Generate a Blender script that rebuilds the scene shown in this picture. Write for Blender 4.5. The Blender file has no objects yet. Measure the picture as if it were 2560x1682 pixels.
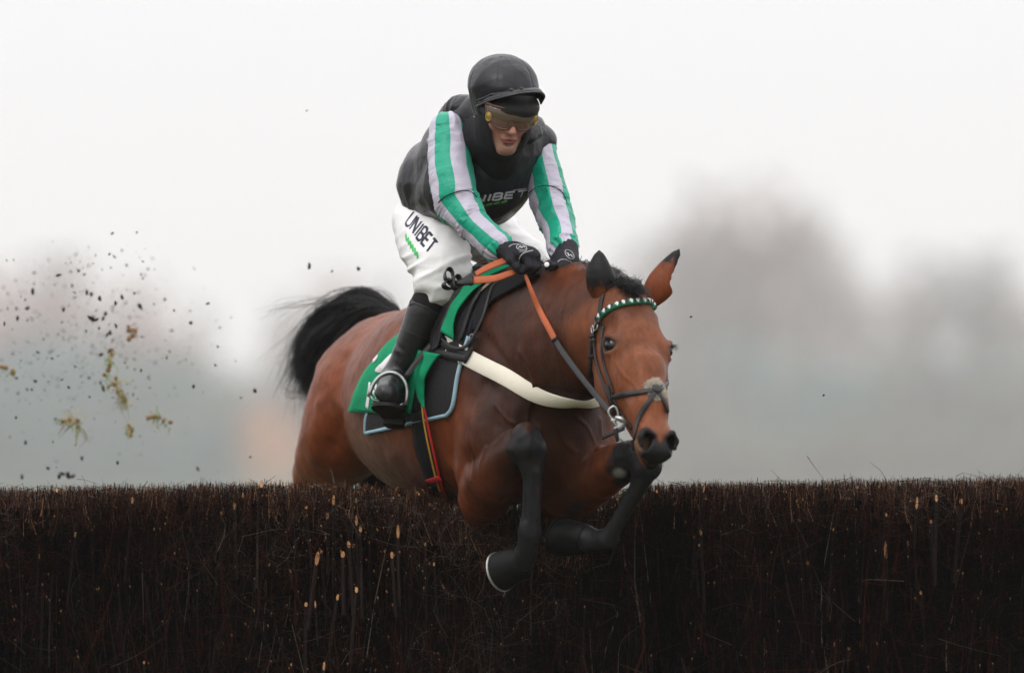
import bpy, math, random
import numpy as np
from mathutils import Vector
from mathutils.bvhtree import BVHTree

random.seed(7)
RNG = np.random.default_rng(11)
SC = bpy.context.scene
COL = SC.collection

# ------------------------------------------------------------------ camera
CAM_Y, CAM_Z, FPX = -25.0, 1.385, 18750.0
TILT = math.atan(0.0200)
cam_data = bpy.data.cameras.new("camera")
cam = bpy.data.objects.new("camera", cam_data)
COL.objects.link(cam)
cam.location = (0.0, CAM_Y, CAM_Z)
cam.rotation_euler = (math.pi / 2 + TILT, 0, 0)
cam_data.sensor_width = 36.0
cam_data.lens = FPX / 2560 * 36.0
cam_data.clip_start = 1.0
cam_data.clip_end = 9000.0
cam_data.dof.use_dof = True
cam_data.dof.focus_distance = 24.75
cam_data.dof.aperture_fstop = cam_data.lens / 1000 / 0.15
SC.camera = cam

# ------------------------------------------------------------------ sky, sun, exposure
SUN_ELEV, SUN_AZ = math.radians(48), math.radians(-150)
world = bpy.data.worlds.new("World")
SC.world = world
world.use_nodes = True
wn, wl = world.node_tree.nodes, world.node_tree.links
wn.clear()
w_out = wn.new("ShaderNodeOutputWorld")
w_bg = wn.new("ShaderNodeBackground")
w_bg.inputs["Strength"].default_value = 0.1
w_sky = wn.new("ShaderNodeTexSky")
w_sky.sky_type = 'NISHITA'
w_sky.sun_disc = False
w_sky.sun_elevation = SUN_ELEV
w_sky.sun_rotation = math.radians(-150)
w_tc = wn.new("ShaderNodeTexCoord")
w_sep = wn.new("ShaderNodeSeparateXYZ")
w_mr = wn.new("ShaderNodeMapRange")          # an overcast sky: three times brighter at the zenith than at the horizon
w_mr.inputs["From Min"].default_value = 0.0
w_mr.inputs["From Max"].default_value = 1.0
w_mr.inputs["To Min"].default_value = 9.0
w_mr.inputs["To Max"].default_value = 24.0
w_cloud = wn.new("ShaderNodeMix"); w_cloud.data_type = 'RGBA'; w_cloud.blend_type = 'MULTIPLY'
w_cloud.inputs["Factor"].default_value = 1.0
w_cloud.inputs["B"].default_value = (1.0, 0.985, 1.0, 1)
w_mix = wn.new("ShaderNodeMix"); w_mix.data_type = 'RGBA'
w_mix.inputs["Factor"].default_value = 0.94
wl.new(w_tc.outputs["Generated"], w_sep.inputs[0])
wl.new(w_sep.outputs["Z"], w_mr.inputs["Value"])
wl.new(w_mr.outputs["Result"], w_cloud.inputs["A"])
wl.new(w_sky.outputs[0], w_mix.inputs["A"])
wl.new(w_cloud.outputs["Result"], w_mix.inputs["B"])
wl.new(w_mix.outputs["Result"], w_bg.inputs["Color"])
wl.new(w_bg.outputs[0], w_out.inputs["Surface"])

sun_data = bpy.data.lights.new("sun", 'SUN')
sun_data.energy = 0.8
sun_data.angle = math.radians(25)
sun_data.color = (1.0, 0.97, 0.93)
sun = bpy.data.objects.new("sun", sun_data)
COL.objects.link(sun)
_sd = Vector((math.sin(SUN_AZ) * math.cos(SUN_ELEV), math.cos(SUN_AZ) * math.cos(SUN_ELEV), math.sin(SUN_ELEV)))
sun.rotation_euler = _sd.to_track_quat('Z', 'Y').to_euler()

SC.view_settings.view_transform = 'Standard'
SC.view_settings.look = 'None'
SC.view_settings.exposure = 0.0
SC.view_settings.gamma = 1.0
SC.view_settings.use_curve_mapping = False
SC.render.engine = 'CYCLES'
SC.cycles.use_denoising = True
SC.cycles.max_bounces = 8
SC.cycles.transparent_max_bounces = 16
SC.cycles.volume_bounces = 1
SC.cycles.sample_clamp_indirect = 6.0

# ------------------------------------------------------------------ helpers
_ct, _st = math.cos(TILT), math.sin(TILT)
def P(u, v, y):
    """the point at depth y that stands at (u, v) of the photograph"""
    a, b = (u - 1280.0) / FPX, (841.0 - v) / FPX
    d = np.array([a, _ct - b * _st, _st + b * _ct])
    t = (y - CAM_Y) / d[1]
    return np.array([0.0, CAM_Y, CAM_Z]) + d * t
CAM_P = Vector((0.0, CAM_Y, CAM_Z))
def ray(u, v):
    return Vector(P(u, v, 0.0) - np.array(CAM_P)).normalized()
def nrm(a):
    a = np.asarray(a, float); return a / (np.linalg.norm(a) + 1e-12)
def project(V):
    """(u, v) for an array of points"""
    V = np.asarray(V) - np.array([0, CAM_Y, CAM_Z])
    f = V[..., 1] * _ct + V[..., 2] * _st
    up = -V[..., 1] * _st + V[..., 2] * _ct
    return 1280 + FPX * V[..., 0] / f, 841 - FPX * up / f
def smooth(a, b, x):
    t = np.clip((x - a) / (b - a), 0, 1); return t * t * (3 - 2 * t)
_tab = np.random.default_rng(3).random((64, 64, 64)).astype(np.float32) * 2 - 1
def noise(V, scale=1.0, seed=0):
    q = np.asarray(V) / scale + seed * 17.31
    i = np.floor(q).astype(int); f = q - i; f = f * f * (3 - 2 * f)
    r = 0
    for dx in (0, 1):
        for dy in (0, 1):
            for dz in (0, 1):
                w = (f[..., 0] if dx else 1 - f[..., 0]) * (f[..., 1] if dy else 1 - f[..., 1]) * (f[..., 2] if dz else 1 - f[..., 2])
                r = r + w * _tab[(i[..., 0] + dx) & 63, (i[..., 1] + dy) & 63, (i[..., 2] + dz) & 63]
    return r
def fbm(V, scale, seed=0, n=3):
    return sum(noise(V, scale / 2 ** k, seed + k) / 2 ** k for k in range(n))
def spline(pts, n, closed=False):
    """Catmull-Rom through pts, n samples"""
    p = np.asarray(pts, float)
    if len(p) == 2 and not closed:
        t = np.linspace(0, 1, n)[:, None]; return p[0] * (1 - t) + p[1] * t
    if closed:
        q = np.vstack([p[-1], p, p[0], p[1]]); m = len(p)
    else:
        q = np.vstack([2 * p[0] - p[1], p, 2 * p[-1] - p[-2]]); m = len(p) - 1
    x = np.linspace(0, m, n, endpoint=not closed)
    i = np.minimum(x.astype(int), m - 1); t = (x - i)[:, None]
    a, b, c, d = q[i], q[i + 1], q[i + 2], q[i + 3]
    return 0.5 * (2 * b + (c - a) * t + (2 * a - 5 * b + 4 * c - d) * t ** 2 + (3 * b - a - 3 * c + d) * t ** 3)

def new_mesh(name, V, F, mats, smooth_=True, midx=None):
    me = bpy.data.meshes.new(name)
    V = np.asarray(V, np.float32)
    if isinstance(F, np.ndarray) and F.ndim == 2:
        n, k = F.shape
        me.vertices.add(len(V)); me.vertices.foreach_set("co", V.ravel())
        me.loops.add(n * k); me.loops.foreach_set("vertex_index", F.astype(np.int32).ravel())
        me.polygons.add(n)
        me.polygons.foreach_set("loop_start", np.arange(0, n * k, k, dtype=np.int32))
        me.update(calc_edges=True)
    else:
        me.from_pydata([tuple(map(float, v)) for v in V], [], [tuple(map(int, f)) for f in F])
    if not isinstance(mats, (list, tuple)): mats = [mats]
    for m in mats: me.materials.append(m)
    n = len(me.polygons)
    me.polygons.foreach_set("use_smooth", np.full(n, smooth_, bool))
    if midx is not None: me.polygons.foreach_set("material_index", np.asarray(midx, np.int32))
    me.validate(); me.update()
    return me
def link(name, me, parent=None, **props):
    o = bpy.data.objects.new(name, me); COL.objects.link(o)
    if parent is not None: o.parent = parent
    for k, v in props.items(): o[k] = v
    return o
def obj(name, V, F, mats, parent=None, smooth_=True, midx=None, **props):
    return link(name, new_mesh(name, V, F, mats, smooth_, midx), parent, **props)
def thing(name, label, category, group=None):
    o = link(name, None); o["label"] = label; o["category"] = category
    if group: o["group"] = group
    return o
def set_color(o, colors, name="tint"):
    at = o.data.color_attributes.new(name, 'FLOAT_COLOR', 'POINT')
    c = np.ones((len(o.data.vertices), 4), np.float32); c[:, :3] = colors
    at.data.foreach_set("color", c.ravel())
def set_float(o, vals, name):
    at = o.data.attributes.new(name, 'FLOAT', 'POINT')
    at.data.foreach_set("value", np.asarray(vals, np.float32))
def join(parts):
    """list of (V, F) -> one V, F (F lists or arrays of the same width)"""
    Vs, Fs, n = [], [], 0
    for V, F in parts:
        V = np.asarray(V, float); Vs.append(V)
        Fs += [tuple(int(i) + n for i in f) for f in F]; n += len(V)
    return np.vstack(Vs), Fs

def tubes(pts, rad, sides=3, caps=False):
    """many polylines at once: pts (N,K,3), rad (N,K) -> V, F(quads)"""
    pts = np.asarray(pts, float); rad = np.asarray(rad, float)
    N, K, _ = pts.shape
    t = np.empty_like(pts); t[:, 1:-1] = pts[:, 2:] - pts[:, :-2]; t[:, 0] = pts[:, 1] - pts[:, 0]; t[:, -1] = pts[:, -1] - pts[:, -2]
    t /= np.linalg.norm(t, axis=2, keepdims=True) + 1e-12
    ref = np.zeros_like(t); ax = np.argmin(np.abs(t.mean(1)), axis=1)
    ref[np.arange(N), :, ax] = 1.0
    a = np.cross(t, ref); a /= np.linalg.norm(a, axis=2, keepdims=True) + 1e-12
    b = np.cross(t, a)
    ang = np.arange(sides) * 2 * math.pi / sides
    V = pts[:, :, None] + rad[:, :, None, None] * (a[:, :, None] * np.cos(ang)[:, None] + b[:, :, None] * np.sin(ang)[:, None])
    idx = np.arange(N * K * sides).reshape(N, K, sides)
    nx = np.roll(idx, -1, axis=2)
    F = np.stack([idx[:, :-1], nx[:, :-1], nx[:, 1:], idx[:, 1:]], axis=-1).reshape(-1, 4)
    return V.reshape(-1, 3), F
def tube(path, r, sides=8, n=None, closed=False, cap=True):
    """one smooth round tube -> V, F list"""
    p = spline(path, n or max(2, len(path) * 6), closed) if (len(path) > 2 or n) else np.asarray(path, float)
    K = len(p); r = np.interp(np.linspace(0, 1, K), np.linspace(0, 1, len(np.atleast_1d(r))), np.atleast_1d(r)) if np.ndim(r) else np.full(K, r)
    V = []; F = []
    t = np.gradient(p, axis=0)
    if closed: t = np.roll(p, -1, 0) - np.roll(p, 1, 0)
    a = None
    for i in range(K):
        d = nrm(t[i])
        if a is None:
            a = nrm(np.cross(d, [0.31, 0.17, 0.93] if abs(d[2]) < 0.9 else [1, 0, 0]))
        a = nrm(a - d * a.dot(d)); b = np.cross(d, a)
        for j in range(sides):
            w = 2 * math.pi * j / sides; V.append(p[i] + r[i] * (a * math.cos(w) + b * math.sin(w)))
    m = K if closed else K - 1
    for i in range(m):
        for j in range(sides):
            k = (i + 1) % K
            F.append((i * sides + j, i * sides + (j + 1) % sides, k * sides + (j + 1) % sides, k * sides + j))
    if cap and not closed:
        F.append(tuple(range(sides - 1, -1, -1))); F.append(tuple((K - 1) * sides + j for j in range(sides)))
    return np.array(V), F
def ribbon(path, normals, width, thick, n=None, lift=0.0):
    """a flat strap along a path, lying square to the normals -> V, F"""
    p = np.asarray(path, float); nn = np.asarray(normals, float)
    K = len(p); t = np.gradient(p, axis=0)
    w = np.interp(np.linspace(0, 1, K), np.linspace(0, 1, len(np.atleast_1d(width))), np.atleast_1d(width))
    V = []; F = []
    for i in range(K):
        d = nrm(t[i]); n_ = nrm(nn[i] - d * nn[i].dot(d)); s = np.cross(d, n_)
        c = p[i] + n_ * lift; h = w[i] / 2; e = thick * 0.35
        for (a, b) in ((-h, 0), (-h, thick - e), (-h + e, thick), (h - e, thick), (h, thick - e), (h, 0)):
            V.append(c + s * a + n_ * b)
    for i in range(K - 1):
        for j in range(6):
            F.append((i * 6 + j, i * 6 + (j + 1) % 6, (i + 1) * 6 + (j + 1) % 6, (i + 1) * 6 + j))
    F.append(tuple(range(5, -1, -1))); F.append(tuple((K - 1) * 6 + j for j in range(6)))
    return np.array(V), F
def sheet(G, N, thick):
    """grid of points G (a,b,3) with normals N, a closed sheet of that thickness -> V, F"""
    G = np.asarray(G, float); N = np.asarray(N, float); a, b, _ = G.shape
    V = np.vstack([(G + N * thick).reshape(-1, 3), G.reshape(-1, 3)]); F = []; o = a * b
    for i in range(a - 1):
        for j in range(b - 1):
            q = (i * b + j, i * b + j + 1, (i + 1) * b + j + 1, (i + 1) * b + j)
            F.append(q); F.append(tuple(x + o for x in q[::-1]))
    rim = [(0, j) for j in range(b)] + [(i, b - 1) for i in range(1, a)] + [(a - 1, j) for j in range(b - 2, -1, -1)] + [(i, 0) for i in range(a - 2, 0, -1)]
    R = [i * b + j for i, j in rim]
    for i in range(len(R)):
        x, y = R[i], R[(i + 1) % len(R)]; F.append((y, x, x + o, y + o))
    return V, F
def grid_normals(G):
    du = np.gradient(G, axis=0); dv = np.gradient(G, axis=1)
    n = np.cross(du, dv); n /= np.linalg.norm(n, axis=2, keepdims=True) + 1e-12
    view = np.array([0, -1, 0.05])
    if (n @ view).mean() < 0: n = -n
    return n
def smooth_grid(G, it=2):
    for _ in range(it):
        H = G.copy()
        H[1:-1] = G[1:-1] * 0.5 + (G[2:] + G[:-2]) * 0.25; G = H.copy()
        H[:, 1:-1] = G[:, 1:-1] * 0.5 + (G[:, 2:] + G[:, :-2]) * 0.25; G = H
    return G

# ------------------------------------------------------------------ sculpting: smooth unions of rounded limbs, turned into one mesh
class Clay:
    def __init__(s): s.ops = []
    def cone(s, a, b, ra, rb, k=0.03, ax=None, sq=1.0, sub=False):
        a = np.asarray(a, float); b = np.asarray(b, float)
        m = max(ra, rb) * max(1, sq)
        s.ops.append(('c', (a, b, ra, rb, None if ax is None else nrm(ax), sq), np.minimum(a, b) - m, np.maximum(a, b) + m, k, sub)); return s
    def chain(s, pts, rad, k=0.02, ax=None, sq=1.0, n=None, k0=None):
        if n:
            pts = spline(pts, n); rad = np.interp(np.linspace(0, 1, n), np.linspace(0, 1, len(rad)), rad)
        for i in range(len(pts) - 1):
            s.cone(pts[i], pts[i + 1], rad[i], rad[i + 1], (k0 if (k0 is not None and i == 0) else k), ax, sq)
        return s
    def ell(s, c, r, B=None, k=0.03, sub=False):
        c = np.asarray(c, float); r = np.broadcast_to(np.asarray(r, float), 3)
        B = np.eye(3) if B is None else np.asarray(B, float)
        m = np.sqrt(((B.T * r) ** 2).sum(1))
        s.ops.append(('e', (c, r, B), c - m, c + m, k, sub)); return s
    def build(s, h):
        lo = np.min([o[2] for o in s.ops if not o[5]], axis=0) - 4 * h
        hi = np.max([o[3] for o in s.ops if not o[5]], axis=0) + 4 * h
        n = np.ceil((hi - lo) / h).astype(int) + 1
        f = np.full(n, 1.0, np.float32)
        ax = [(lo[i] + np.arange(n[i]) * h).astype(np.float32) for i in range(3)]
        for kind, a, l, u, k, sub in s.ops:
            i0 = np.maximum(((l - k - 3 * h - lo) / h).astype(int), 0); i1 = np.minimum(((u + k + 3 * h - lo) / h).astype(int) + 1, n)
            if (i1 <= i0).any(): continue
            X = ax[0][i0[0]:i1[0], None, None]; Y = ax[1][None, i0[1]:i1[1], None]; Z = ax[2][None, None, i0[2]:i1[2]]
            if kind == 'c':
                A, B_, ra, rb, axn, sq = a; ba = B_ - A; L = max(ba @ ba, 1e-12)
                px, py, pz = X - A[0], Y - A[1], Z - A[2]
                t = np.clip((px * ba[0] + py * ba[1] + pz * ba[2]) / L, 0, 1)
                wx, wy, wz = px - t * ba[0], py - t * ba[1], pz - t * ba[2]
                if axn is not None:
                    q = (wx * axn[0] + wy * axn[1] + wz * axn[2]) * (1 / sq - 1)
                    wx, wy, wz = wx + q * axn[0], wy + q * axn[1], wz + q * axn[2]
                d = (np.sqrt(wx * wx + wy * wy + wz * wz) - (ra + t * (rb - ra))) * min(1, sq)
            else:
                c, r, B = a
                px, py, pz = X - c[0], Y - c[1], Z - c[2]
                q = [(px * B[i][0] + py * B[i][1] + pz * B[i][2]) for i in range(3)]
                k0 = np.sqrt((q[0] / r[0]) ** 2 + (q[1] / r[1]) ** 2 + (q[2] / r[2]) ** 2)
                k1 = np.sqrt((q[0] / r[0] ** 2) ** 2 + (q[1] / r[1] ** 2) ** 2 + (q[2] / r[2] ** 2) ** 2) + 1e-6
                d = k0 * (k0 - 1) / k1
            g = f[i0[0]:i1[0], i0[1]:i1[1], i0[2]:i1[2]]
            if sub:
                e = -d; hh = np.clip(0.5 - 0.5 * (g - e) / k, 0, 1) if k > 0 else (e > g)
                g[...] = g * (1 - hh) + e * hh + k * hh * (1 - hh)
            else:
                hh = np.clip(0.5 + 0.5 * (g - d) / k, 0, 1)
                g[...] = g * (1 - hh) + d * hh - k * hh * (1 - hh)
        return surface_nets(f, lo, h)
def surface_nets(f, lo, h):
    neg = f < 0
    c = np.zeros(tuple(np.array(f.shape) - 1), np.int8)
    offs = [(i, j, k) for i in (0, 1) for j in (0, 1) for k in (0, 1)]
    S = c.shape
    for (i, j, k) in offs: c += neg[i:i + S[0], j:j + S[1], k:k + S[2]]
    act = np.argwhere((c > 0) & (c < 8))
    cv = np.stack([f[act[:, 0] + i, act[:, 1] + j, act[:, 2] + k] for (i, j, k) in offs], 1)
    acc = np.zeros((len(act), 3)); cnt = np.zeros(len(act))
    for a in range(8):
        for b in range(a + 1, 8):
            oa, ob = np.array(offs[a]), np.array(offs[b])
            if np.abs(oa - ob).sum() != 1: continue
            va, vb = cv[:, a], cv[:, b]; m = (va < 0) != (vb < 0)
            t = np.where(m, va / np.where(m, va - vb, 1), 0)
            acc += np.where(m[:, None], oa + t[:, None] * (ob - oa), 0); cnt += m
    V = lo + (act + acc / cnt[:, None]) * h
    idx = np.full(S, -1, np.int32); idx[act[:, 0], act[:, 1], act[:, 2]] = np.arange(len(act))
    Q = []
    for d in range(3):
        e1, e2 = (d + 1) % 3, (d + 2) % 3
        sl0 = [slice(None)] * 3; sl1 = [slice(None)] * 3
        sl0[d] = slice(0, -1); sl1[d] = slice(1, None)
        for s_ in (sl0, sl1):
            for e in (e1, e2): s_[e] = slice(1, -1)
        a, b = neg[tuple(sl0)], neg[tuple(sl1)]
        for flip, m in ((False, a & ~b), (True, ~a & b)):
            p = np.argwhere(m)
            if not len(p): continue
            p[:, e1] += 1; p[:, e2] += 1
            def at(x, y):
                q = p.copy(); q[:, e1] += x; q[:, e2] += y; return idx[q[:, 0], q[:, 1], q[:, 2]]
            q = [at(-1, -1), at(0, -1), at(0, 0), at(-1, 0)]
            Q.append(np.stack(q[::-1] if flip else q, 1))
    F = np.vstack(Q)
    F = F[(F >= 0).all(1)]
    V = relax(V, F, 2)
    return V, F
def relax(V, F, it=1, lam=0.5):
    E = np.vstack([F[:, [0, 1]], F[:, [1, 2]], F[:, [2, 3]], F[:, [3, 0]]])
    for _ in range(it):
        for l in (lam, -lam * 1.04):
            acc = np.zeros_like(V); cnt = np.zeros(len(V))
            for i in range(3):
                acc[:, i] = np.bincount(E[:, 0], V[E[:, 1], i], len(V)) + np.bincount(E[:, 1], V[E[:, 0], i], len(V))
            cnt = np.bincount(E[:, 0], minlength=len(V)) + np.bincount(E[:, 1], minlength=len(V))
            V = V + l * (acc / np.maximum(cnt, 1)[:, None] - V)
    return V
def vnormals(V, F):
    n = np.cross(V[F[:, 2]] - V[F[:, 0]], V[F[:, 3]] - V[F[:, 1]]); N = np.zeros_like(V)
    for j in range(4):
        for i in range(3): N[:, i] += np.bincount(F[:, j], n[:, i], len(V))
    return N / (np.linalg.norm(N, axis=1, keepdims=True) + 1e-12)
def seg_dist(V, a, b):
    a = np.asarray(a); b = np.asarray(b); ba = b - a
    t = np.clip(((V - a) @ ba) / max(ba @ ba, 1e-12), 0, 1)
    return np.linalg.norm(V - a - t[:, None] * ba, axis=1), t
def toward(p, n, lift):
    """raise points off a surface by lift, sliding along the line they were found on"""
    d = p - np.array(CAM_P); d /= np.linalg.norm(d, axis=-1, keepdims=True)
    return p - d * (lift / np.clip(-(n * d).sum(-1), .4, 1))[..., None]
class Skin:
    """a surface that straps and cloths are laid on"""
    def __init__(s, V, F): s.t = BVHTree.FromPolygons([Vector(v) for v in V.tolist()], F.tolist())
    def hit(s, u, v):
        r = s.t.ray_cast(CAM_P, ray(u, v))
        if r[0] is None: return None
        n = np.array(r[1]); d = np.array(ray(u, v))
        return np.array(r[0]), (n if n @ d < 0 else -n)
    def near(s, p):
        r = s.t.find_nearest(Vector(p)); n = np.array(r[1]); return np.array(r[0]), n
    def path(s, px, n=24, lift=0.0, far=0.0, sm=2):
        """pixels (u, v) or (u, v, y) -> points and normals on the surface"""
        q = np.array([(a + (np.nan,))[:3] for a in [tuple(map(float, x)) for x in px]])
        uv = spline(q[:, :2], n); pts, ns = [], []
        yy = np.interp(np.linspace(0, 1, n), np.linspace(0, 1, len(q)), np.nan_to_num(q[:, 2])) if not np.isnan(q[:, 2]).any() else None
        for i, (u, v) in enumerate(uv):
            if yy is not None:
                p = P(u, v, yy[i]); _, nn = s.near(p); pts.append(p); ns.append(nn); continue
            h = s.hit(u, v)
            if h is None:
                p0 = pts[-1] if pts else P(u, v, far)
                h = s.near(P(u, v, p0[1]))
            pts.append(h[0]); ns.append(h[1])
        pts = np.array(pts); ns = np.array(ns)
        for _ in range(sm):
            pts[1:-1] = pts[1:-1] * 0.5 + (pts[2:] + pts[:-2]) * 0.25
            ns[1:-1] = ns[1:-1] * 0.5 + (ns[2:] + ns[:-2]) * 0.25
        ns /= np.linalg.norm(ns, axis=1, keepdims=True) + 1e-12
        return toward(pts, ns, lift), ns

# ------------------------------------------------------------------ materials
def mat(name, color, rough=0.6, spec=0.5, metal=0.0, attr=None, noise_amt=0.0, noise_scale=40.0, bump=0.0, bump_scale=200.0, sheen=0.0, coat=0.0, stretch=None, alpha=None, trans=0.0, var_color=None):
    m = bpy.data.materials.new(name); m.use_nodes = True
    nt = m.node_tree; N, L = nt.nodes, nt.links
    b = N["Principled BSDF"]
    b.inputs["Base Color"].default_value = (*color, 1)
    b.inputs["Roughness"].default_value = rough
    b.inputs["Specular IOR Level"].default_value = spec
    b.inputs["Metallic"].default_value = metal
    if sheen: b.inputs["Sheen Weight"].default_value = sheen; b.inputs["Sheen Roughness"].default_value = 0.4
    if coat: b.inputs["Coat Weight"].default_value = coat; b.inputs["Coat Roughness"].default_value = 0.25
    if trans: b.inputs["Transmission Weight"].default_value = trans; b.inputs["IOR"].default_value = 1.2
    if alpha is not None: b.inputs["Alpha"].default_value = alpha
    src = None
    if attr:
        a = N.new("ShaderNodeAttribute"); a.attribute_name = attr; src = a.outputs["Color"]
    tc = N.new("ShaderNodeTexCoord"); vec = tc.outputs["Object"]
    if stretch:
        mp = N.new("ShaderNodeMapping"); mp.inputs["Scale"].default_value = stretch; L.new(vec, mp.inputs["Vector"]); vec = mp.outputs[0]
    if noise_amt:
        n = N.new("ShaderNodeTexNoise"); n.inputs["Scale"].default_value = noise_scale; n.inputs["Detail"].default_value = 5
        L.new(vec, n.inputs["Vector"])
        if var_color:
            mx = N.new("ShaderNodeMix"); mx.data_type = 'RGBA'
            cr = N.new("ShaderNodeMapRange"); cr.inputs["From Min"].default_value = 0.5 - 0.25 / max(noise_amt, 0.2); cr.inputs["From Max"].default_value = 0.5 + 0.25 / max(noise_amt, 0.2)
            L.new(n.outputs["Fac"], cr.inputs["Value"]); L.new(cr.outputs[0], mx.inputs["Factor"])
            mx.inputs["A"].default_value = (*color, 1); mx.inputs["B"].default_value = (*var_color, 1)
            if src: L.new(src, mx.inputs["A"])
            src = mx.outputs["Result"]
        else:
            mr = N.new("ShaderNodeMapRange"); mr.inputs["From Min"].default_value = 0.25; mr.inputs["From Max"].default_value = 0.75
            mr.inputs["To Min"].default_value = 1 - noise_amt; mr.inputs["To Max"].default_value = 1 + noise_amt
            L.new(n.outputs["Fac"], mr.inputs["Value"])
            mx = N.new("ShaderNodeMix"); mx.data_type = 'RGBA'; mx.blend_type = 'MULTIPLY'; mx.inputs["Factor"].default_value = 1
            mx.inputs["A"].default_value = (*color, 1)
            if src: L.new(src, mx.inputs["A"])
            L.new(mr.outputs[0], mx.inputs["B"]); src = mx.outputs["Result"]
    if src: L.new(src, b.inputs["Base Color"])
    if bump:
        n2 = N.new("ShaderNodeTexNoise"); n2.inputs["Scale"].default_value = bump_scale; n2.inputs["Detail"].default_value = 4
        L.new(vec, n2.inputs["Vector"])
        bp = N.new("ShaderNodeBump"); bp.inputs["Strength"].default_value = 1.0; bp.inputs["Distance"].default_value = bump
        L.new(n2.outputs["Fac"], bp.inputs["Height"]); L.new(bp.outputs[0], b.inputs["Normal"])
    return m
# ================================================================== the setting
M_grass = mat("turf", (0.050, 0.058, 0.024), 0.9, 0.2, noise_amt=0.5, noise_scale=0.08, var_color=(0.085, 0.082, 0.045))
def ground_h(x, y):
    far = smooth(1690, 2000, y)
    right = smooth(-40, 60, x)
    return far * (12 + 8 * right)
_gx = np.concatenate([np.linspace(-3000, -260, 12), np.linspace(-200, 200, 21), np.linspace(260, 3000, 12)])
_gy = np.concatenate([np.linspace(-120, 900, 20), np.linspace(950, 2100, 40), np.linspace(2300, 4200, 8)])
_X, _Y = np.meshgrid(_gx, _gy, indexing='ij')
_G = np.stack([_X, _Y, ground_h(_X, _Y)], -1)
_idx = np.arange(_X.size).reshape(_X.shape)
_F = np.stack([_idx[:-1, :-1], _idx[1:, :-1], _idx[1:, 1:], _idx[:-1, 1:]], -1).reshape(-1, 4)
obj("ground", _G.reshape(-1, 3), _F, M_grass, kind="structure")

# the mist in the air
M_haze = bpy.data.materials.new("mist"); M_haze.use_nodes = True
_n, _l = M_haze.node_tree.nodes, M_haze.node_tree.links
_n.clear()
_o = _n.new("ShaderNodeOutputMaterial"); _v = _n.new("ShaderNodeVolumePrincipled")
_v.inputs["Color"].default_value = (0.985, 0.975, 0.965, 1); _v.inputs["Density"].default_value = 0.00024
_l.new(_v.outputs[0], _o.inputs["Volume"])
_b = [(x, y, z) for x in (-3200, 3200) for y in (-150, 4400) for z in (-1.0, 75.0)]
haze = obj("haze", _b, [(0, 1, 3, 2), (4, 6, 7, 5), (0, 4, 5, 1), (2, 3, 7, 6), (0, 2, 6, 4), (1, 5, 7, 3)], M_haze, smooth_=False, kind="stuff")

# far winter trees, each with its own trunk, limbs and twiggy crown
M_bark_far = mat("far_bark", (0.055, 0.045, 0.04), 0.9, 0.2)
M_crowns = {
    'grey': mat("bare_twigs", (0.165, 0.122, 0.112), 0.9, 0.2, noise_amt=0.4, noise_scale=0.2),
    'pink': mat("reddish_twigs", (0.26, 0.13, 0.105), 0.9, 0.2, noise_amt=0.4, noise_scale=0.2),
    'dark': mat("dark_twigs", (0.075, 0.068, 0.07), 0.9, 0.2, noise_amt=0.4, noise_scale=0.2),
    'teal': mat("evergreen_leaves", (0.045, 0.135, 0.14), 0.8, 0.3, noise_amt=0.4, noise_scale=0.2),
    'green': mat("dull_green_leaves", (0.12, 0.125, 0.09), 0.8, 0.3, noise_amt=0.4, noise_scale=0.2),
    'straw': mat("straw_leaves", (0.62, 0.30, 0.12), 0.8, 0.3, noise_amt=0.3, noise_scale=0.2),
}
TREE_WORD = {'grey': 'bare grey winter tree', 'pink': 'bare reddish brown winter tree', 'dark': 'dark bare winter tree', 'teal': 'blue green evergreen tree',
             'green': 'dull green bushy tree', 'straw': 'straw coloured autumn bush'}
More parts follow.
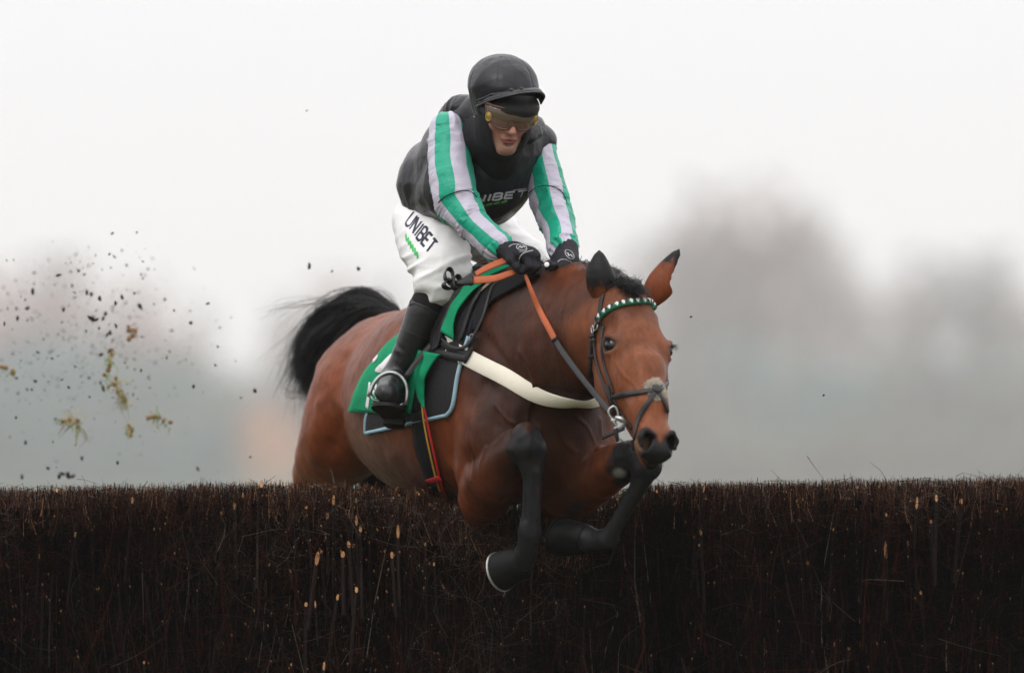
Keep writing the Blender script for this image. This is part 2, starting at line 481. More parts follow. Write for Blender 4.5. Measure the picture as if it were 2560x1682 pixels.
def far_tree(u, vtop, wpx, kind, dist, dens, label, low=0.25, seed=0):
    r = np.random.default_rng(seed)
    base = P(u, 1175, dist); x, y = base[0], base[1]; z0 = float(ground_h(x, y))
    top = P(u, vtop, dist)[2]; H = max(top - z0, 2.5); R = wpx / FPX * (dist + 25) / 2
    t = thing(kind == 'straw' and "autumn_bush" or "winter_tree", label, "bush" if kind == 'straw' else "tree", "trees in the mist behind the fence")
    t.location = (x, y, z0)
    tr = [((0, 0, -0.3), (r.normal(0, .2), r.normal(0, .2), H * 0.35), (r.normal(0, .4), r.normal(0, .4), H * 0.8))]
    rad = [(H * 0.018, H * 0.013, H * 0.004)]
    for k in range(9):
        a = r.uniform(0, 6.28); z = H * r.uniform(0.22, 0.6); L = R * r.uniform(.5, .95)
        tr.append(((0, 0, z), (math.cos(a) * L * .5, math.sin(a) * L * .5, z + H * .1), (math.cos(a) * L, math.sin(a) * L, min(H * .92, z + H * .25))))
        rad.append((H * .008, H * .005, H * .002))
    V, F = tubes(tr, rad, 5); obj("trunk", V, F, M_bark_far, t)
    n = int(800 * dens)
    # clumps of twigs round the ends of the limbs, thinner towards the outline
    cl = r.normal(0, 1, (26, 3)); cl /= np.linalg.norm(cl, axis=1, keepdims=True); cl *= (r.random((26, 1)) ** 0.45)
    c = cl[r.integers(0, 26, n)] * np.array([R * .85, R * .85, H * (1 - low) / 2 * .9]) + np.array([0, 0, H * (low + (1 - low) / 2)]) + r.normal(0, 1, (n, 3)) * np.array([R, R, H * .4]) * 0.24
    c[:, 2] = np.clip(c[:, 2], 0.2, H)
    s = r.uniform(.35, 1.0, n) * (0.035 * H + 0.35)
    a = r.normal(0, 1, (n, 3)); a /= np.linalg.norm(a, axis=1, keepdims=True)
    b = np.cross(a, r.normal(0, 1, (n, 3))); b /= np.linalg.norm(b, axis=1, keepdims=True)
    e1, e2 = a * s[:, None], b * (s * .55)[:, None]
    V = np.stack([c - e1, c - e2 * .6 + e1 * .1, c + e1, c + e2], 1).reshape(-1, 3)
    obj("crown", V, np.arange(n * 4).reshape(n, 4), M_crowns[kind], t)
# (u, top v, width, kind, distance, density, where)
FAR = [
 (20, 575, 260, 'pink', 1210, 1.1, "at the far left edge above the flying mud"),
 (150, 640, 240, 'grey', 1230, 1.2, "second from the left edge behind the flying mud"),
 (270, 655, 220, 'pink', 1220, 1.1, "behind the highest flying clods at left"),
 (380, 690, 200, 'pink', 1240, 1.0, "behind the right side of the mud spray"),
 (480, 760, 190, 'grey', 1210, 1.0, "sloping down into the bright gap at left"),
 (40, 830, 220, 'teal', 1130, 1.6, "low at the left edge over the fence"),
 (200, 820, 240, 'teal', 1120, 1.8, "low behind the flying grass tufts"),
 (360, 860, 240, 'teal', 1125, 1.8, "low behind the right grass tuft"),
 (500, 900, 200, 'teal', 1110, 1.7, "lowest of the evergreens left of the bush"),
 (600, 880, 190, 'grey', 1180, 0.9, "under the bright gap left of the horse's tail"),
 (630, 985, 270, 'straw', 1060, 1.8, "low beside the horse's rump"),
 (735, 735, 190, 'grey', 1215, 1.0, "behind the horse's tail"),
 (850, 690, 200, 'pink', 1225, 1.0, "above the horse's croup"),
 (960, 680, 190, 'grey', 1235, 1.0, "behind the rider's thigh"),
 (700, 950, 200, 'grey', 1150, 1.2, "low behind the horse's rump"),
 (1450, 720, 170, 'grey', 1200, 1.0, "behind the horse's neck"),
 (1560, 620, 190, 'grey', 1230, 1.1, "behind the horse's ears"),
 (1680, 500, 230, 'grey', 1220, 1.2, "tall at the left of the big clump"),
 (1740, 455, 220, 'pink', 1235, 1.0, "reddish between the two tallest of the big clump"),
 (1870, 415, 220, 'grey', 1240, 1.0, "behind the tallest trees of the big clump"),
 (1800, 430, 240, 'grey', 1225, 1.3, "tallest at the middle of the clump"),
 (1920, 420, 240, 'pink', 1230, 1.2, "tall at the right of the big clump"),
 (2020, 500, 200, 'grey', 1215, 1.2, "sloping edge of the big clump"),
 (2110, 620, 170, 'grey', 1205, 1.0, "first tree right of the big clump"),
 (2210, 700, 160, 'grey', 1215, 0.9, "in the dip between the two clumps"),
 (2310, 620, 200, 'grey', 1210, 1.1, "left of the dark tree"),
 (2430, 560, 190, 'dark', 1200, 1.2, "dark peak near the right edge"),
 (2540, 600, 220, 'grey', 1220, 1.1, "at the right edge of the picture"),
 (1620, 850, 200, 'grey', 1140, 1.2, "low beside the horse's cheek"),
 (1740, 830, 180, 'dark', 1120, 1.2, "low dark column right of the horse's head"),
 (1860, 820, 210, 'teal', 1130, 1.5, "low under the tallest tree"),
 (1990, 850, 200, 'green', 1135, 1.4, "low under the reddish tree"),
 (2100, 880, 200, 'teal', 1120, 1.5, "low in the middle of the right side"),
 (2220, 850, 190, 'green', 1125, 1.3, "low under the dip"),
 (2330, 820, 190, 'dark', 1115, 1.1, "low dark column under the dark peak"),
 (2440, 850, 210, 'teal', 1130, 1.5, "low near the right edge"),
 (2560, 860, 200, 'green', 1125, 1.4, "lowest at the right edge"),
 (1840, 1030, 200, 'green', 1060, 1.2, "shortest above the fence right of the muzzle"),
]
for i, (u, vt, w, k, d, de, where) in enumerate(FAR):
    far_tree(u, vt, w * 1.12, k, d * 1.6, de * (.8 if (vt < 740 and u > 1400) else 1), "blurred " + TREE_WORD[k] + " " + where, low=0.0, seed=i + 5)

_r = np.random.default_rng(77)
ORD = 'first second third fourth fifth sixth seventh eighth ninth tenth eleventh twelfth thirteenth fourteenth fifteenth sixteenth seventeenth'.split()
for i in range(34):
    u = (i % 17) / 16 * 2700 - 60 + _r.normal(0, 30); row = i // 17
    k = ['teal', 'teal', 'grey', 'green'][int(_r.integers(0, 4))] if u < 600 or u > 1700 else ['grey', 'dark', 'teal'][int(_r.integers(0, 3))]
    vt = (850 if row else 950) + _r.normal(0, 40)
    far_tree(u, vt, 230, k, 1800 + 100 * row, 1.3, ORD[i % 17] + " from the left in the " + ("upper" if row else "lower") + " row of small misty trees, " + TREE_WORD[k].split()[-2], low=0.0, seed=200 + i)
# hedgerows at the foot of the trees
def hedge(u0, u1, vtop, dist, kind, label):
    r = np.random.default_rng(int(abs(u0)) + 99)
    a, b = P(u0, 1175, dist), P(u1, 1175, dist); H = P(0, vtop, dist)[2]
    n = 2600; x = r.uniform(a[0], b[0], n); y = dist + r.uniform(-4, 4, n); z = H * r.random(n) ** .8 * (.8 + .2 * np.sin(x / 11) + .12 * np.sin(x / 3.7))
    cc = np.stack([x, y, np.maximum(z, .3)], 1); s = r.uniform(1.0, 2.2, n)
    e1 = r.normal(0, 1, (n, 3)); e1 /= np.linalg.norm(e1, axis=1, keepdims=True); e2 = np.cross(e1, r.normal(0, 1, (n, 3))); e2 /= np.linalg.norm(e2, axis=1, keepdims=True)
    V = np.stack([cc - e1 * s[:, None], cc - e2 * s[:, None] * .7, cc + e1 * s[:, None], cc + e2 * s[:, None]], 1).reshape(-1, 3)
    o = obj("hedge", V, np.arange(n * 4).reshape(n, 4), M_crowns[kind]); o["label"] = label; o["category"] = "hedge"; o["group"] = "hedges in the mist"
hedge(-120, 590, 1010, 1690, 'teal', "blurred blue green hedge low along the left behind the flying mud")
hedge(1540, 2700, 1060, 1690, 'green', "blurred dull green hedge low along the right behind the fence")

# ================================================================== the brush fence
FX0, FX1, FY0, FY1 = -2.35, 2.35, 0.0, 0.62
fence = thing("brush_fence", "dark steeplechase fence of packed birch brush across the foreground", "fence")
_fu = [-900, 0, 300, 600, 800, 930, 1000, 1060, 1120, 1190, 1300, 1480, 1560, 1620, 1900, 2300, 2560, 3400]
_fv = [1226, 1218, 1214, 1205, 1206, 1208, 1226, 1244, 1262, 1302, 1330, 1300, 1235, 1206, 1202, 1196, 1190, 1184]
def fence_top(x, y):
    u, _ = project(np.stack([x, y * 0, x * 0 + 1.4], -1)); v = np.interp(u, _fu, _fv)
    vb = np.interp(u, [-900, 0, 600, 1600, 2560, 3400], [1226, 1216, 1203, 1205, 1190, 1184])
    w = smooth(.30, .12, y)                       # the brush is pushed down in front of the horse only
    v = v * w + np.minimum(v, vb + 12) * (1 - w)
    z = 1.4 - (v - 1205) / 750.0
    return z - .03 * smooth(.10, .0, y) - .02 * smooth(.4, .62, y) + .006 * noise(np.stack([x * 9, y * 9, x * 0], -1), 1.0, 4) + .004 * noise(np.stack([x * 31, y * 31, x * 0], -1), 1.0, 7)
M_twig = mat("birch_twigs", (.02, .012, .01), .6, .06, attr="tint", noise_amt=.3, noise_scale=90)
M_core = mat("packed_birch", (.0025, .002, .0018), .9, .05, noise_amt=.5, noise_scale=60)
M_cutwood = mat("fresh_cut_wood", (.50, .29, .13), .7, .2, noise_amt=.6, noise_scale=25, var_color=(.30, .12, .04))
M_barkstem = mat("birch_bark", (.018, .009, .007), .6, .15, noise_amt=.5, noise_scale=70, var_color=(.007, .005, .004))
g = np.random.default_rng(31)
# the packed heart of the fence, stepped to follow the top
xs = np.linspace(FX0, FX1, 95); VV = []; FF = []
for i, x in enumerate(xs):
    for (y, f) in ((.09, 1), (.50, 1)):
        zt = float(fence_top(np.array([x]), np.array([y]))[0]) - .07
        VV += [(x, y, .0), (x, y, zt)]
for i in range(len(xs) - 1):
    a, b = i * 4, i * 4 + 4
    FF += [(a, b, b + 1, a + 1), (a + 1, b + 1, b + 3, a + 3), (a + 3, b + 3, b + 2, a + 2)]
FF += [(0, 1, 3, 2), tuple(len(VV) - 4 + k for k in (2, 3, 1, 0))]
obj("packed_core", VV, FF, M_core, fence, smooth_=False)
def twigs(name, x, y, z0, dirs, L, r0, cols, K=4, wob=.02, **pr):
    n = len(x); k = np.linspace(0, 1, K)
    p = np.stack([x, y, z0], -1)[:, None] + dirs[:, None] * (k * L[:, None])[..., None]
    w = g.normal(0, 1, (n, 1, 3)) * wob * (k * (1 - k) * 4)[None, :, None] * L[:, None, None] * 4 + g.normal(0, wob * .25, (n, K, 3)) * L[:, None, None]
    p = p + w * np.array([1, .5, .6])
    V, F = tubes(p, r0[:, None] * (1 - .65 * k)[None], 3)
    o = obj(name, V, F, M_twig, fence, **pr)
    set_color(o, np.repeat(cols, K * 3, axis=0)); return o
def pal(n, p):
    base = np.array([[.0012, .0009, .0008], [.007, .0028, .0020], [.036, .011, .007], [.040, .030, .026], [.14, .11, .09]])
    c_ = base[g.choice(5, n, p=p)]; return c_ * g.uniform(.6, 1.3, (n, 1))
def palside(x, z, n):
    c_ = noise(np.stack([x * 3.2, z * 3.2, x * 0], -1), 1.0, 21) + .35 * smooth(1.05, 1.35, z)
    r = g.random(n) + .45 * c_
    k = np.digitize(r, [.46, .70, .96, 1.12])
    base = np.array([[.0012, .0009, .0008], [.007, .0028, .0020], [.042, .012, .007], [.045, .033, .028], [.13, .10, .08]])
    return base[k] * g.uniform(.6, 1.3, (n, 1))
def palt(n):
    base = np.array([[.008, .005, .004], [.030, .012, .008], [.075, .027, .014], [.13, .055, .026], [.30, .17, .09]])
    return base[g.choice(5, n, p=[.30, .22, .24, .16, .08])] * g.uniform(.6, 1.3, (n, 1))
def unit(a): return a / np.linalg.norm(a, axis=1, keepdims=True)
def bulge(x, z):      # bundles stand proud or sunken
    return .045 * noise(np.stack([x * 5.5, z * 2.2, x * 0], -1), 1.0, 12) + .02 * noise(np.stack([x * 17, z * 6, x * 0], -1), 1.0, 13)
# upright stems, the bulk of the front face
n = 4600; x = g.uniform(FX0, FX1, n); y = g.uniform(.0, .11, n) ; L = g.uniform(.18, .65, n)
zt = fence_top(x, y); z1 = np.minimum(zt + g.normal(0, .006, n), g.uniform(.5, 1.45, n) + .25); y = np.maximum(y + bulge(x, z1 - .1), -.05)
d = unit(np.stack([g.normal(0, .10, n), g.normal(0, .04, n), np.ones(n)], 1))
twigs("upright_stems", x, y, z1 - L, d, L, g.uniform(.0012, .0042, n), pal(n, [.70, .17, .09, .03, .01]), wob=.012, kind="stuff")
# fine side twigs, every way
n = 18000; x = g.uniform(FX0, FX1, n); y = g.uniform(-.05, .08, n); z0 = np.where(g.random(n) < .35, g.uniform(1.1, 1.37, n), g.uniform(.5, 1.36, n))
d = unit(np.stack([g.normal(0, .55, n), g.normal(-.12, .25, n), g.normal(.50, .62, n)], 1)); L = g.uniform(.04, .28, n) * np.where(z0 > 1.1, .6, 1)
zt = fence_top(x, y); z0 = np.minimum(z0, zt - L * np.maximum(d[:, 2], 0) - .0); y = np.maximum(y + bulge(x, z0), -.09)
twigs("side_twigs", x, y, z0, d, L, g.uniform(.0004, .0013, n), palside(x, z0, n), wob=.06, kind="stuff")
# stout stems
n = 520; x = g.uniform(FX0, FX1, n); z1 = g.uniform(.75, 1.32, n); y = np.maximum(g.uniform(-.01, .05, n) + bulge(x, z1), -.06); L = g.uniform(.15, .5, n)
zt = fence_top(x, y); z1 = np.minimum(z1, zt - .02)
d = unit(np.stack([g.normal(0, .13, n), g.normal(0, .05, n), np.ones(n)], 1))
twigs("stout_stems", x, y, z1 - L, d, L, g.uniform(.003, .0065, n), pal(n, [.35, .35, .22, .08, .0]), wob=.012, kind="stuff")
# the clipped bristle of the top
n = 17000; x = g.uniform(FX0, FX1, n); y = g.uniform(-.01, FY1, n) ** 1.0; L = g.uniform(.05, .13, n)
zt = fence_top(x, y); d = unit(np.stack([g.normal(0, .22, n), g.normal(0, .2, n), np.ones(n)], 1))
z1 = zt + g.normal(-.006, .007, n) + np.where(g.random(n) < .03, g.uniform(.0, .02, n), 0)
twigs("clipped_tips", x, y, z1 - L, d, L, g.uniform(.0008, .0021, n), palt(n), wob=.015, K=3, kind="stuff")
# bits lying on the top
n = 900; x = g.uniform(FX0, FX1, n); y = g.uniform(-.01, .35, n); zt = fence_top(x, y); L = g.uniform(.02, .09, n)
d = unit(np.stack([g.normal(0, 1, n), g.normal(0, .5, n), g.normal(0, .22, n)], 1))
twigs("loose_bits", x, y, zt - g.uniform(.0, .05, n), d, L, g.uniform(.0007, .0016, n), pal(n, [.1, .25, .3, .2, .15]), K=3, kind="stuff")
# single long twigs that can be told apart
EXTRA = [[(2018, 1140), (2035, 1165), (2058, 1195)], [(192, 1197), (215, 1200), (250, 1212)], [(664, 1206), (676, 1198), (690, 1188)], [(2390, 1190), (2410, 1180)], [(1812, 1390), (1832, 1470), (1834, 1525)],
         [(390, 1375), (396, 1340), (402, 1345)], [(560, 1380), (610, 1330), (632, 1290)], [(1920, 1330), (1935, 1380), (1905, 1430)], [(2545, 1265), (2480, 1290), (2440, 1310)], [(400, 1430), (430, 1470), (465, 1505)], [(355, 1430), (358, 1500), (358, 1560)]]
for i in range(170):
    if i < len(EXTRA): pts = [P(a, b, -.03 - .002 * i) for a, b in EXTRA[i]]
    else:
        a = np.array([g.uniform(-1.75, 1.75), g.uniform(-.06, -.005), g.uniform(.70, 1.3)]); L = g.uniform(.07, .24)
        d = nrm([g.normal(0, .8), g.normal(0, .12), g.normal(.3, .8)]); b = a + d * L; b[2] = min(b[2], 1.34)
        pts = [a, (a + b) / 2 + g.normal(0, .018, 3) * [1, .4, 1], b]
    p = spline(pts, 7); V, F = tubes(p[None], np.linspace(1, .4, 7)[None] * g.uniform(.0005, .0012), 4)
    o = obj("loose_twig", V, F, M_twig, fence); set_color(o, np.tile(pal(1, [.05, .2, .25, .35, .15]), (len(V), 1)))
# cut branches: thick stems sawn off at a slant, the pale wood showing
CUTS = [(793, 1395, 36, 12), (857, 1385, 17, 12), (872, 1360, 18, 10), (884, 1363, 13, 9), (834, 1250, 26, 9), (890, 1250, 14, 7), (891, 1300, 28, 9), (901, 1322, 18, 9), (995, 1328, 36, 9), (608, 1238, 14, 8),
        (765, 1267, 10, 8), (819, 1288, 16, 9), (875, 1290, 14, 8), (980, 1387, 18, 9), (891, 1474, 16, 9), (844, 1492, 16, 8), (765, 1510, 12, 9), (788, 1510, 20, 5), (922, 1355, 10, 6), (990, 1422, 10, 7), (1063, 1360, 12, 6), (803, 1378, 10, 8),
        (832, 1565, 8, 6), (1085, 1410, 10, 6), (962, 1377, 8, 6), (1103, 1430, 10, 6), (2214, 1375, 50, 10), (1766, 1245, 12, 10), (1752, 1330, 16, 8), (1998, 1297, 14, 8), (2084, 1323, 8, 6), (2089, 1265, 14, 6), (2215, 1287, 10, 8),
        (2292, 1257, 32, 8), (2341, 1245, 18, 8), (2403, 1253, 18, 10), (2327, 1303, 10, 8), (2019, 1406, 10, 7), (2302, 1481, 10, 7), (1760, 1222, 18, 4), (1642, 1228, 8, 6), (2122, 1620, 8, 8), (2085, 1610, 14, 6), (1844, 1518, 6, 5), (2140, 1272, 6, 5), (2270, 1357, 12, 6),
        (97, 1390, 14, 6), (188, 1335, 14, 6), (107, 1459, 8, 7), (294, 1460, 12, 5), (142, 1225, 12, 6), (331, 1250, 18, 6), (386, 1322, 8, 6), (586, 1265, 18, 9), (554, 1282, 14, 9), (526, 1285, 10, 8), (653, 1212, 14, 9), (16, 1353, 12, 5), (230, 1323, 8, 6), (122, 1500, 10, 5),
        (545, 1412, 8, 6), (195, 1640, 8, 5), (360, 1655, 8, 6), (810, 1664, 22, 7), (728, 1660, 8, 5), (1020, 1284, 8, 6), (953, 1288, 10, 6), (1748, 1362, 8, 6), (1770, 1340, 8, 6), (1735, 1342, 10, 6)]
for i in range(60): CUTS.append((g.uniform(20, 2540), g.uniform(1225, 1660), g.uniform(3, 7), g.uniform(3, 4.5)))
def cut_branch(p, h, w, lean):
    r = max(w, 3) / 750 / 2 * .82; H = h / 750; n = 8; V = []; F = []
    ax = nrm([lean, g.normal(0, .04), 1]); L = g.uniform(.12, .3); s = np.array([1, 0, 0]) - ax * ax[0]; s = nrm(s); t = np.cross(ax, s)
    for lev in (0, 1):
        for j in range(n):
            a = 2 * math.pi * j / n; q = s * (r * math.cos(a)) + t * (r * math.sin(a))
            front = 0.5 - 0.5 * math.sin(a) * (1 if t[1] > 0 else -1)      # the sawn face slopes down to the front
            V.append(p + q + (ax * (H * (.5 - front)) if lev else -ax * L))
    F = [(j, (j + 1) % n, n + (j + 1) % n, n + j) for j in range(n)] + [tuple(n + j for j in range(n))]
    return V, F
for (u, v, h, w) in CUTS:
    p = P(u, v, g.uniform(-.035, .01) if h > 14 else g.uniform(-.01, .06)); V, F = cut_branch(p, h, w * 1.1, g.normal(0, .1))
    obj("cut_branch", V, F, [M_barkstem, M_cutwood], fence, smooth_=False, midx=[0] * 8 + [1])

# hundreds of small snapped twig ends showing pale wood
n = 420; u = np.where(g.random(n) < .35, g.normal(900, 130, n), g.uniform(0, 2560, n)); v = 1215 + 460 * g.random(n) ** 1.5
cen = np.array([P(a, b, g.uniform(-.05, .03)) for a, b in zip(u, v)]); r_ = g.uniform(.0010, .0030, n); h_ = r_ * g.uniform(.9, 2.2, n)
ang = np.arange(6) * math.pi / 3; tl = g.normal(0, .25, n)
V = np.stack([cen[:, None] + np.stack([np.cos(ang)[None] * r_[:, None] + tl[:, None] * np.sin(ang)[None] * h_[:, None], np.sin(ang)[None] * h_[:, None] * -.5, np.sin(ang)[None] * h_[:, None]], -1)], 0).reshape(-1, 3)
V2 = np.concatenate([V.reshape(n, 6, 3), (cen + np.array([0, .03, -.02]))[:, None]], 1).reshape(-1, 3)
F = []
for i in range(n):
    F.append(tuple(7 * i + k for k in range(6)))
    F += [(7 * i + k, 7 * i + (k + 1) % 6, 7 * i + 6) for k in range(6)]
obj("snapped_ends", V2, F, [M_cutwood, M_barkstem], fence, smooth_=False, midx=[0 if j % 7 == 0 else 1 for j in range(len(F))], kind="stuff")
# ================================================================== the horse
TH = math.radians(30)
H_F = np.array([math.sin(TH), -math.cos(TH), 0.0])       # the way it is going
H_R = np.array([-math.cos(TH), -math.sin(TH), 0.0])      # its right side
H_U = np.array([0, 0, 1.0])
HB = np.stack([H_F, H_R, H_U])
c = Clay()
# trunk
c.ell(P(1150, 1000, .48), (.62, .315, .355), HB, .06)
c.ell(P(1255, 975, .17), (.40, .275, .385), HB, .08)
c.ell(P(1345, 1035, -.06), (.24, .235, .27), HB, .08)
c.ell(P(1005, 968, 1.05), (.38, .25, .265), HB, .10)
c.chain([P(1190, 735, .28), P(1255, 735, .08)], [.07, .06], .10)                      # withers
# hind legs, trailing
c.chain([P(915, 985, 1.0), P(862, 1090, 1.05), P(808, 1185, 1.25), P(775, 1330, 1.5)], [.19, .155, .105, .065], .02, n=10, k0=.08)
c.chain([P(775, 1330, 1.5), P(790, 1480, 1.75)], [.055, .04], .03)
c.chain([P(1050, 1010, 1.25), P(985, 1190, 1.35), P(930, 1330, 1.6), P(940, 1480, 1.8)], [.18, .11, .065, .04], .06)
# neck
HEAD_T, HEAD_M = P(1566, 745, -.60), P(1640, 1128, -.93)
c.chain([P(1275, 855, .02), P(1400, 845, -.25), P(1490, 825, -.45), P(1545, 800, -.58)], [.275, .205, .16, .12], .10, ax=H_R, sq=.66)
c.chain([P(1300, 740, -.0), P(1430, 722, -.28), P(1530, 728, -.5)], [.045, .04, .045], .08)   # crest
# breast, shoulders, pectorals
c.ell(P(1262, 1110, -.17), (.14, .11, .16), HB, .07)
c.ell(P(1430, 1125, -.15), (.13, .10, .15), HB, .07)
c.ell(P(1195, 1020, .02), (.16, .075, .20), HB, .07)
c.ell(P(1330, 1015, -.22), (.08, .12, .12), HB, .06)
c.ell(P(1465, 1050, -.05), (.12, .07, .16), HB, .06)
c.ell(P(1345, 1115, -.37), (.05, .012, .12), HB, .06, sub=True)      # the groove between the breast muscles
c.ell(P(1275, 960, -.17), (.10, .05, .16), HB, .06)
# near fore leg (image left), tightly folded
c.chain([P(1228, 1085, -.12), P(1224, 1175, -.04), P(1204, 1255, .03)], [.112, .098, .062], .05)
c.chain([P(1206, 1250, .0), P(1236, 1190, -.14), P(1285, 1130, -.30), P(1318, 1108, -.37)], [.082, .096, .062, .048], .012, n=10)
c.ell(P(1192, 1294, .05), (.038, .034, .05), HB, .04)
c.chain([P(1316, 1092, -.385), P(1321, 1118, -.395), P(1325, 1142, -.385)], [.047, .050, .044], .006)
c.ell(P(1297, 1120, -.385), .027, None, .03); c.ell(P(1344, 1124, -.375), .027, None, .03)
c.chain([P(1326, 1150, -.385), P(1330, 1190, -.38), P(1331, 1240, -.37), P(1327, 1295, -.355), P(1324, 1330, -.345)], [.042, .0275, .0245, .0275, .035], .004, n=16)
c.ell(P(1318, 1338, -.315), (.030, .032, .034), None, .025)
c.chain([P(1322, 1338, -.34), P(1316, 1375, -.31), P(1306, 1398, -.285)], [.032, .032, .040], .006, n=6)
# far fore leg (image right)
c.chain([P(1440, 1110, -.08), P(1418, 1215, -.03)], [.125, .10], .06)
c.chain([P(1415, 1230, -.05), P(1480, 1195, -.18), P(1560, 1155, -.33), P(1610, 1135, -.42)], [.10, .088, .065, .055], .012, n=10)
c.chain([P(1608, 1128, -.43), P(1616, 1165, -.44)], [.056, .052], .02)
c.chain([P(1614, 1172, -.435), P(1596, 1215, -.42), P(1565, 1270, -.39), P(1532, 1325, -.35), P(1518, 1345, -.33)], [.042, .029, .027, .029, .037], .004, n=16)
c.chain([P(1520, 1345, -.33), P(1490, 1350, -.29), P(1468, 1346, -.27)], [.038, .036, .044], .006, n=6)
# head: long axis L, forehead side F, cheek side S (towards its right cheek, image left)
L_ = nrm(HEAD_M - HEAD_T)
F_ = np.array([math.sin(math.radians(24)), -math.cos(math.radians(24)), .15]); F_ = nrm(F_ - L_ * F_.dot(L_))
S_ = np.cross(L_, F_); S_ = S_ if S_[0] < 0 else -S_
HL = np.linalg.norm(HEAD_M - HEAD_T)
BH = np.stack([L_, S_, F_])
def hd(t, s, f): return HEAD_T + L_ * (t * HL) + S_ * s + F_ * f
c.ell(hd(.10, 0, -.07), (.13, .078, .10), BH, .06)                   # poll and skull
c.ell(hd(.24, 0, -.03), (.15, .088, .085), BH, .05)                  # forehead
c.chain([hd(.30, 0, -.01), hd(.50, 0, .0), hd(.72, 0, .0), hd(.90, 0, -.003)], [.076, .067, .056, .051], .05)
for s in (1, -1):
    c.chain([hd(.18, s * .045, .015), hd(.34, s * .060, .022)], [.035, .034], .04)    # brow
    c.ell(hd(.335, s * .080, .006), (.045, .034, .036), BH, .03)                      # orbit
    c.ell(hd(.43, s * .062, -.088), (.135, .036, .105), BH, .05)                        # jowl
    c.chain([hd(.40, s * .070, -.005), hd(.58, s * .060, -.012)], [.020, .012], .03)  # facial crest
    c.chain([hd(.48, s * .026, .052), hd(.74, s * .020, .044)], [.022, .020], .03)    # nasal bones
    c.ell(hd(.945, s * .039, .006), (.052, .025, .035), BH, .03)                      # nostril wing
    c.ell(hd(.235, s * .108, .030), (.034, .026, .034), BH, .03, sub=True)            # hollow over the eye
c.ell(hd(.60, 0, -.075), (.16, .045, .045), BH, .06)                 # jaw bars
c.ell(hd(.945, 0, -.015), (.066, .043, .046), BH, .04)                # muzzle
c.ell(hd(1.005, 0, .002), (.032, .032, .029), BH, .025)               # upper lip
c.ell(hd(1.01, 0, -.048), (.030, .026, .024), BH, .012)               # lower lip and chin
c.ell(hd(.93, 0, -.062), (.05, .030, .028), BH, .03)
for s in (1, -1):
    EA = nrm(L_ * .92 + F_ * .38); EB = nrm(F_ * .92 - L_ * .38)
    c.ell(hd(.346, s * .106, .016), (.033, .026, .026), np.stack([EA, S_, EB]), .006, sub=True)           # eye socket
    c.chain([hd(.300, s * .100, .006), hd(.308, s * .109, .022), hd(.326, s * .103, .040), hd(.352, s * .092, .048)], [.007, .0095, .0095, .006], .008)  # upper lid
    c.chain([hd(.376, s * .108, -.006), hd(.396, s * .104, .012), hd(.392, s * .094, .032)], [.006, .0065, .005], .010)
    c.ell(hd(.972, s * .047, .034), (.038, .019, .034), nrm(1) if False else np.stack([nrm(L_ + .35 * S_ * s), nrm(S_ * s - .35 * L_), F_]), .012, sub=True)   # nostril
    c.chain([hd(.945, s * .022, .046), hd(.928, s * .046, .046), hd(.955, s * .063, .030), hd(.995, s * .057, .020)], [.008, .009, .0085, .007], .012)
    c.chain([hd(.975, s * .042, -.036), hd(.90, s * .053, -.034)], [.006, .005], .008, ) if False else None
c.chain([hd(.92, .060, -.034), hd(.99, .05, -.034), hd(1.045, 0, -.028), hd(.99, -.05, -.034), hd(.92, -.060, -.034)], [.006, .006, .007, .006, .006], .008)
for i in range(4): c.ops[-1 - i] = c.ops[-1 - i][:5] + (True,)       # the mouth line is cut in
# ears
def ear(base, mid, tip, open_dir, flat):
    e = Clay(); base, mid, tip = map(np.asarray, (base, mid, tip)); o = nrm(open_dir)
    pts = spline([base, mid, tip], 9); rad = [.036, .042, .047, .048, .045, .039, .030, .019, .004]
    e.chain(pts, rad, .006, ax=flat, sq=.72)
    ins = pts + o * .029
    for i in range(3, 7): e.cone(ins[i], ins[i + 1], rad[i] * .80, rad[i + 1] * .78, .006, sub=True)
    return e.build(.0026)
EAR_L = (P(1516, 742, -.60), P(1500, 692, -.615), P(1498, 628, -.61))
EAR_R = (P(1630, 742, -.56), P(1664, 692, -.56), P(1697, 625, -.57))
HV, HF = c.build(.0055)
_N = vnormals(HV, HF)
HV = HV + _N * ((.0052 * fbm(HV, .13, 3) + .0012 * fbm(HV * np.array([1, 1, .6]), .035, 9)) * (HV[:, 1] > -.52))[:, None]
print('horse verts', len(HV))

_S0 = Skin(HV, HF)
def vein(px, h=.0022, w=.0065):
    global HV
    pts, _ = _S0.path(px, 30); d = np.full(len(HV), 9.0)
    m = np.where(np.linalg.norm(HV - pts.mean(0), axis=1) < .45)[0]
    dd = np.min(np.linalg.norm(HV[m][:, None] - pts[None], axis=2), axis=1); HV[m] += vnormals(HV, HF)[m] * (1.5 * h * np.exp(-(dd / w) ** 2))[:, None]
vein([(1235, 1010), (1262, 1045), (1290, 1060)]); vein([(1180, 1040), (1172, 1090), (1185, 1140), (1180, 1200)], .003, .009); vein([(1215, 1120), (1200, 1170), (1215, 1230)], .003, .008)
vein([(1440, 1040), (1470, 1070), (1488, 1110)]); vein([(1395, 1060), (1410, 1100), (1440, 1130)], .003, .008); vein([(1500, 1050), (1502, 1090), (1496, 1125)], .004, .008)
vein([(1538, 905), (1560, 940), (1585, 960), (1600, 1000)], .0016); vein([(1540, 935), (1552, 975), (1570, 1010)], .0014)
vein([(1300, 880), (1330, 930), (1340, 990)], .003, .012); vein([(1220, 850), (1260, 900), (1290, 940)], -.004, .02); vein([(1215, 960), (1250, 1000), (1245, 1060)], -.006, .025); vein([(1330, 1030), (1345, 1090), (1340, 1160)], -.006, .02)
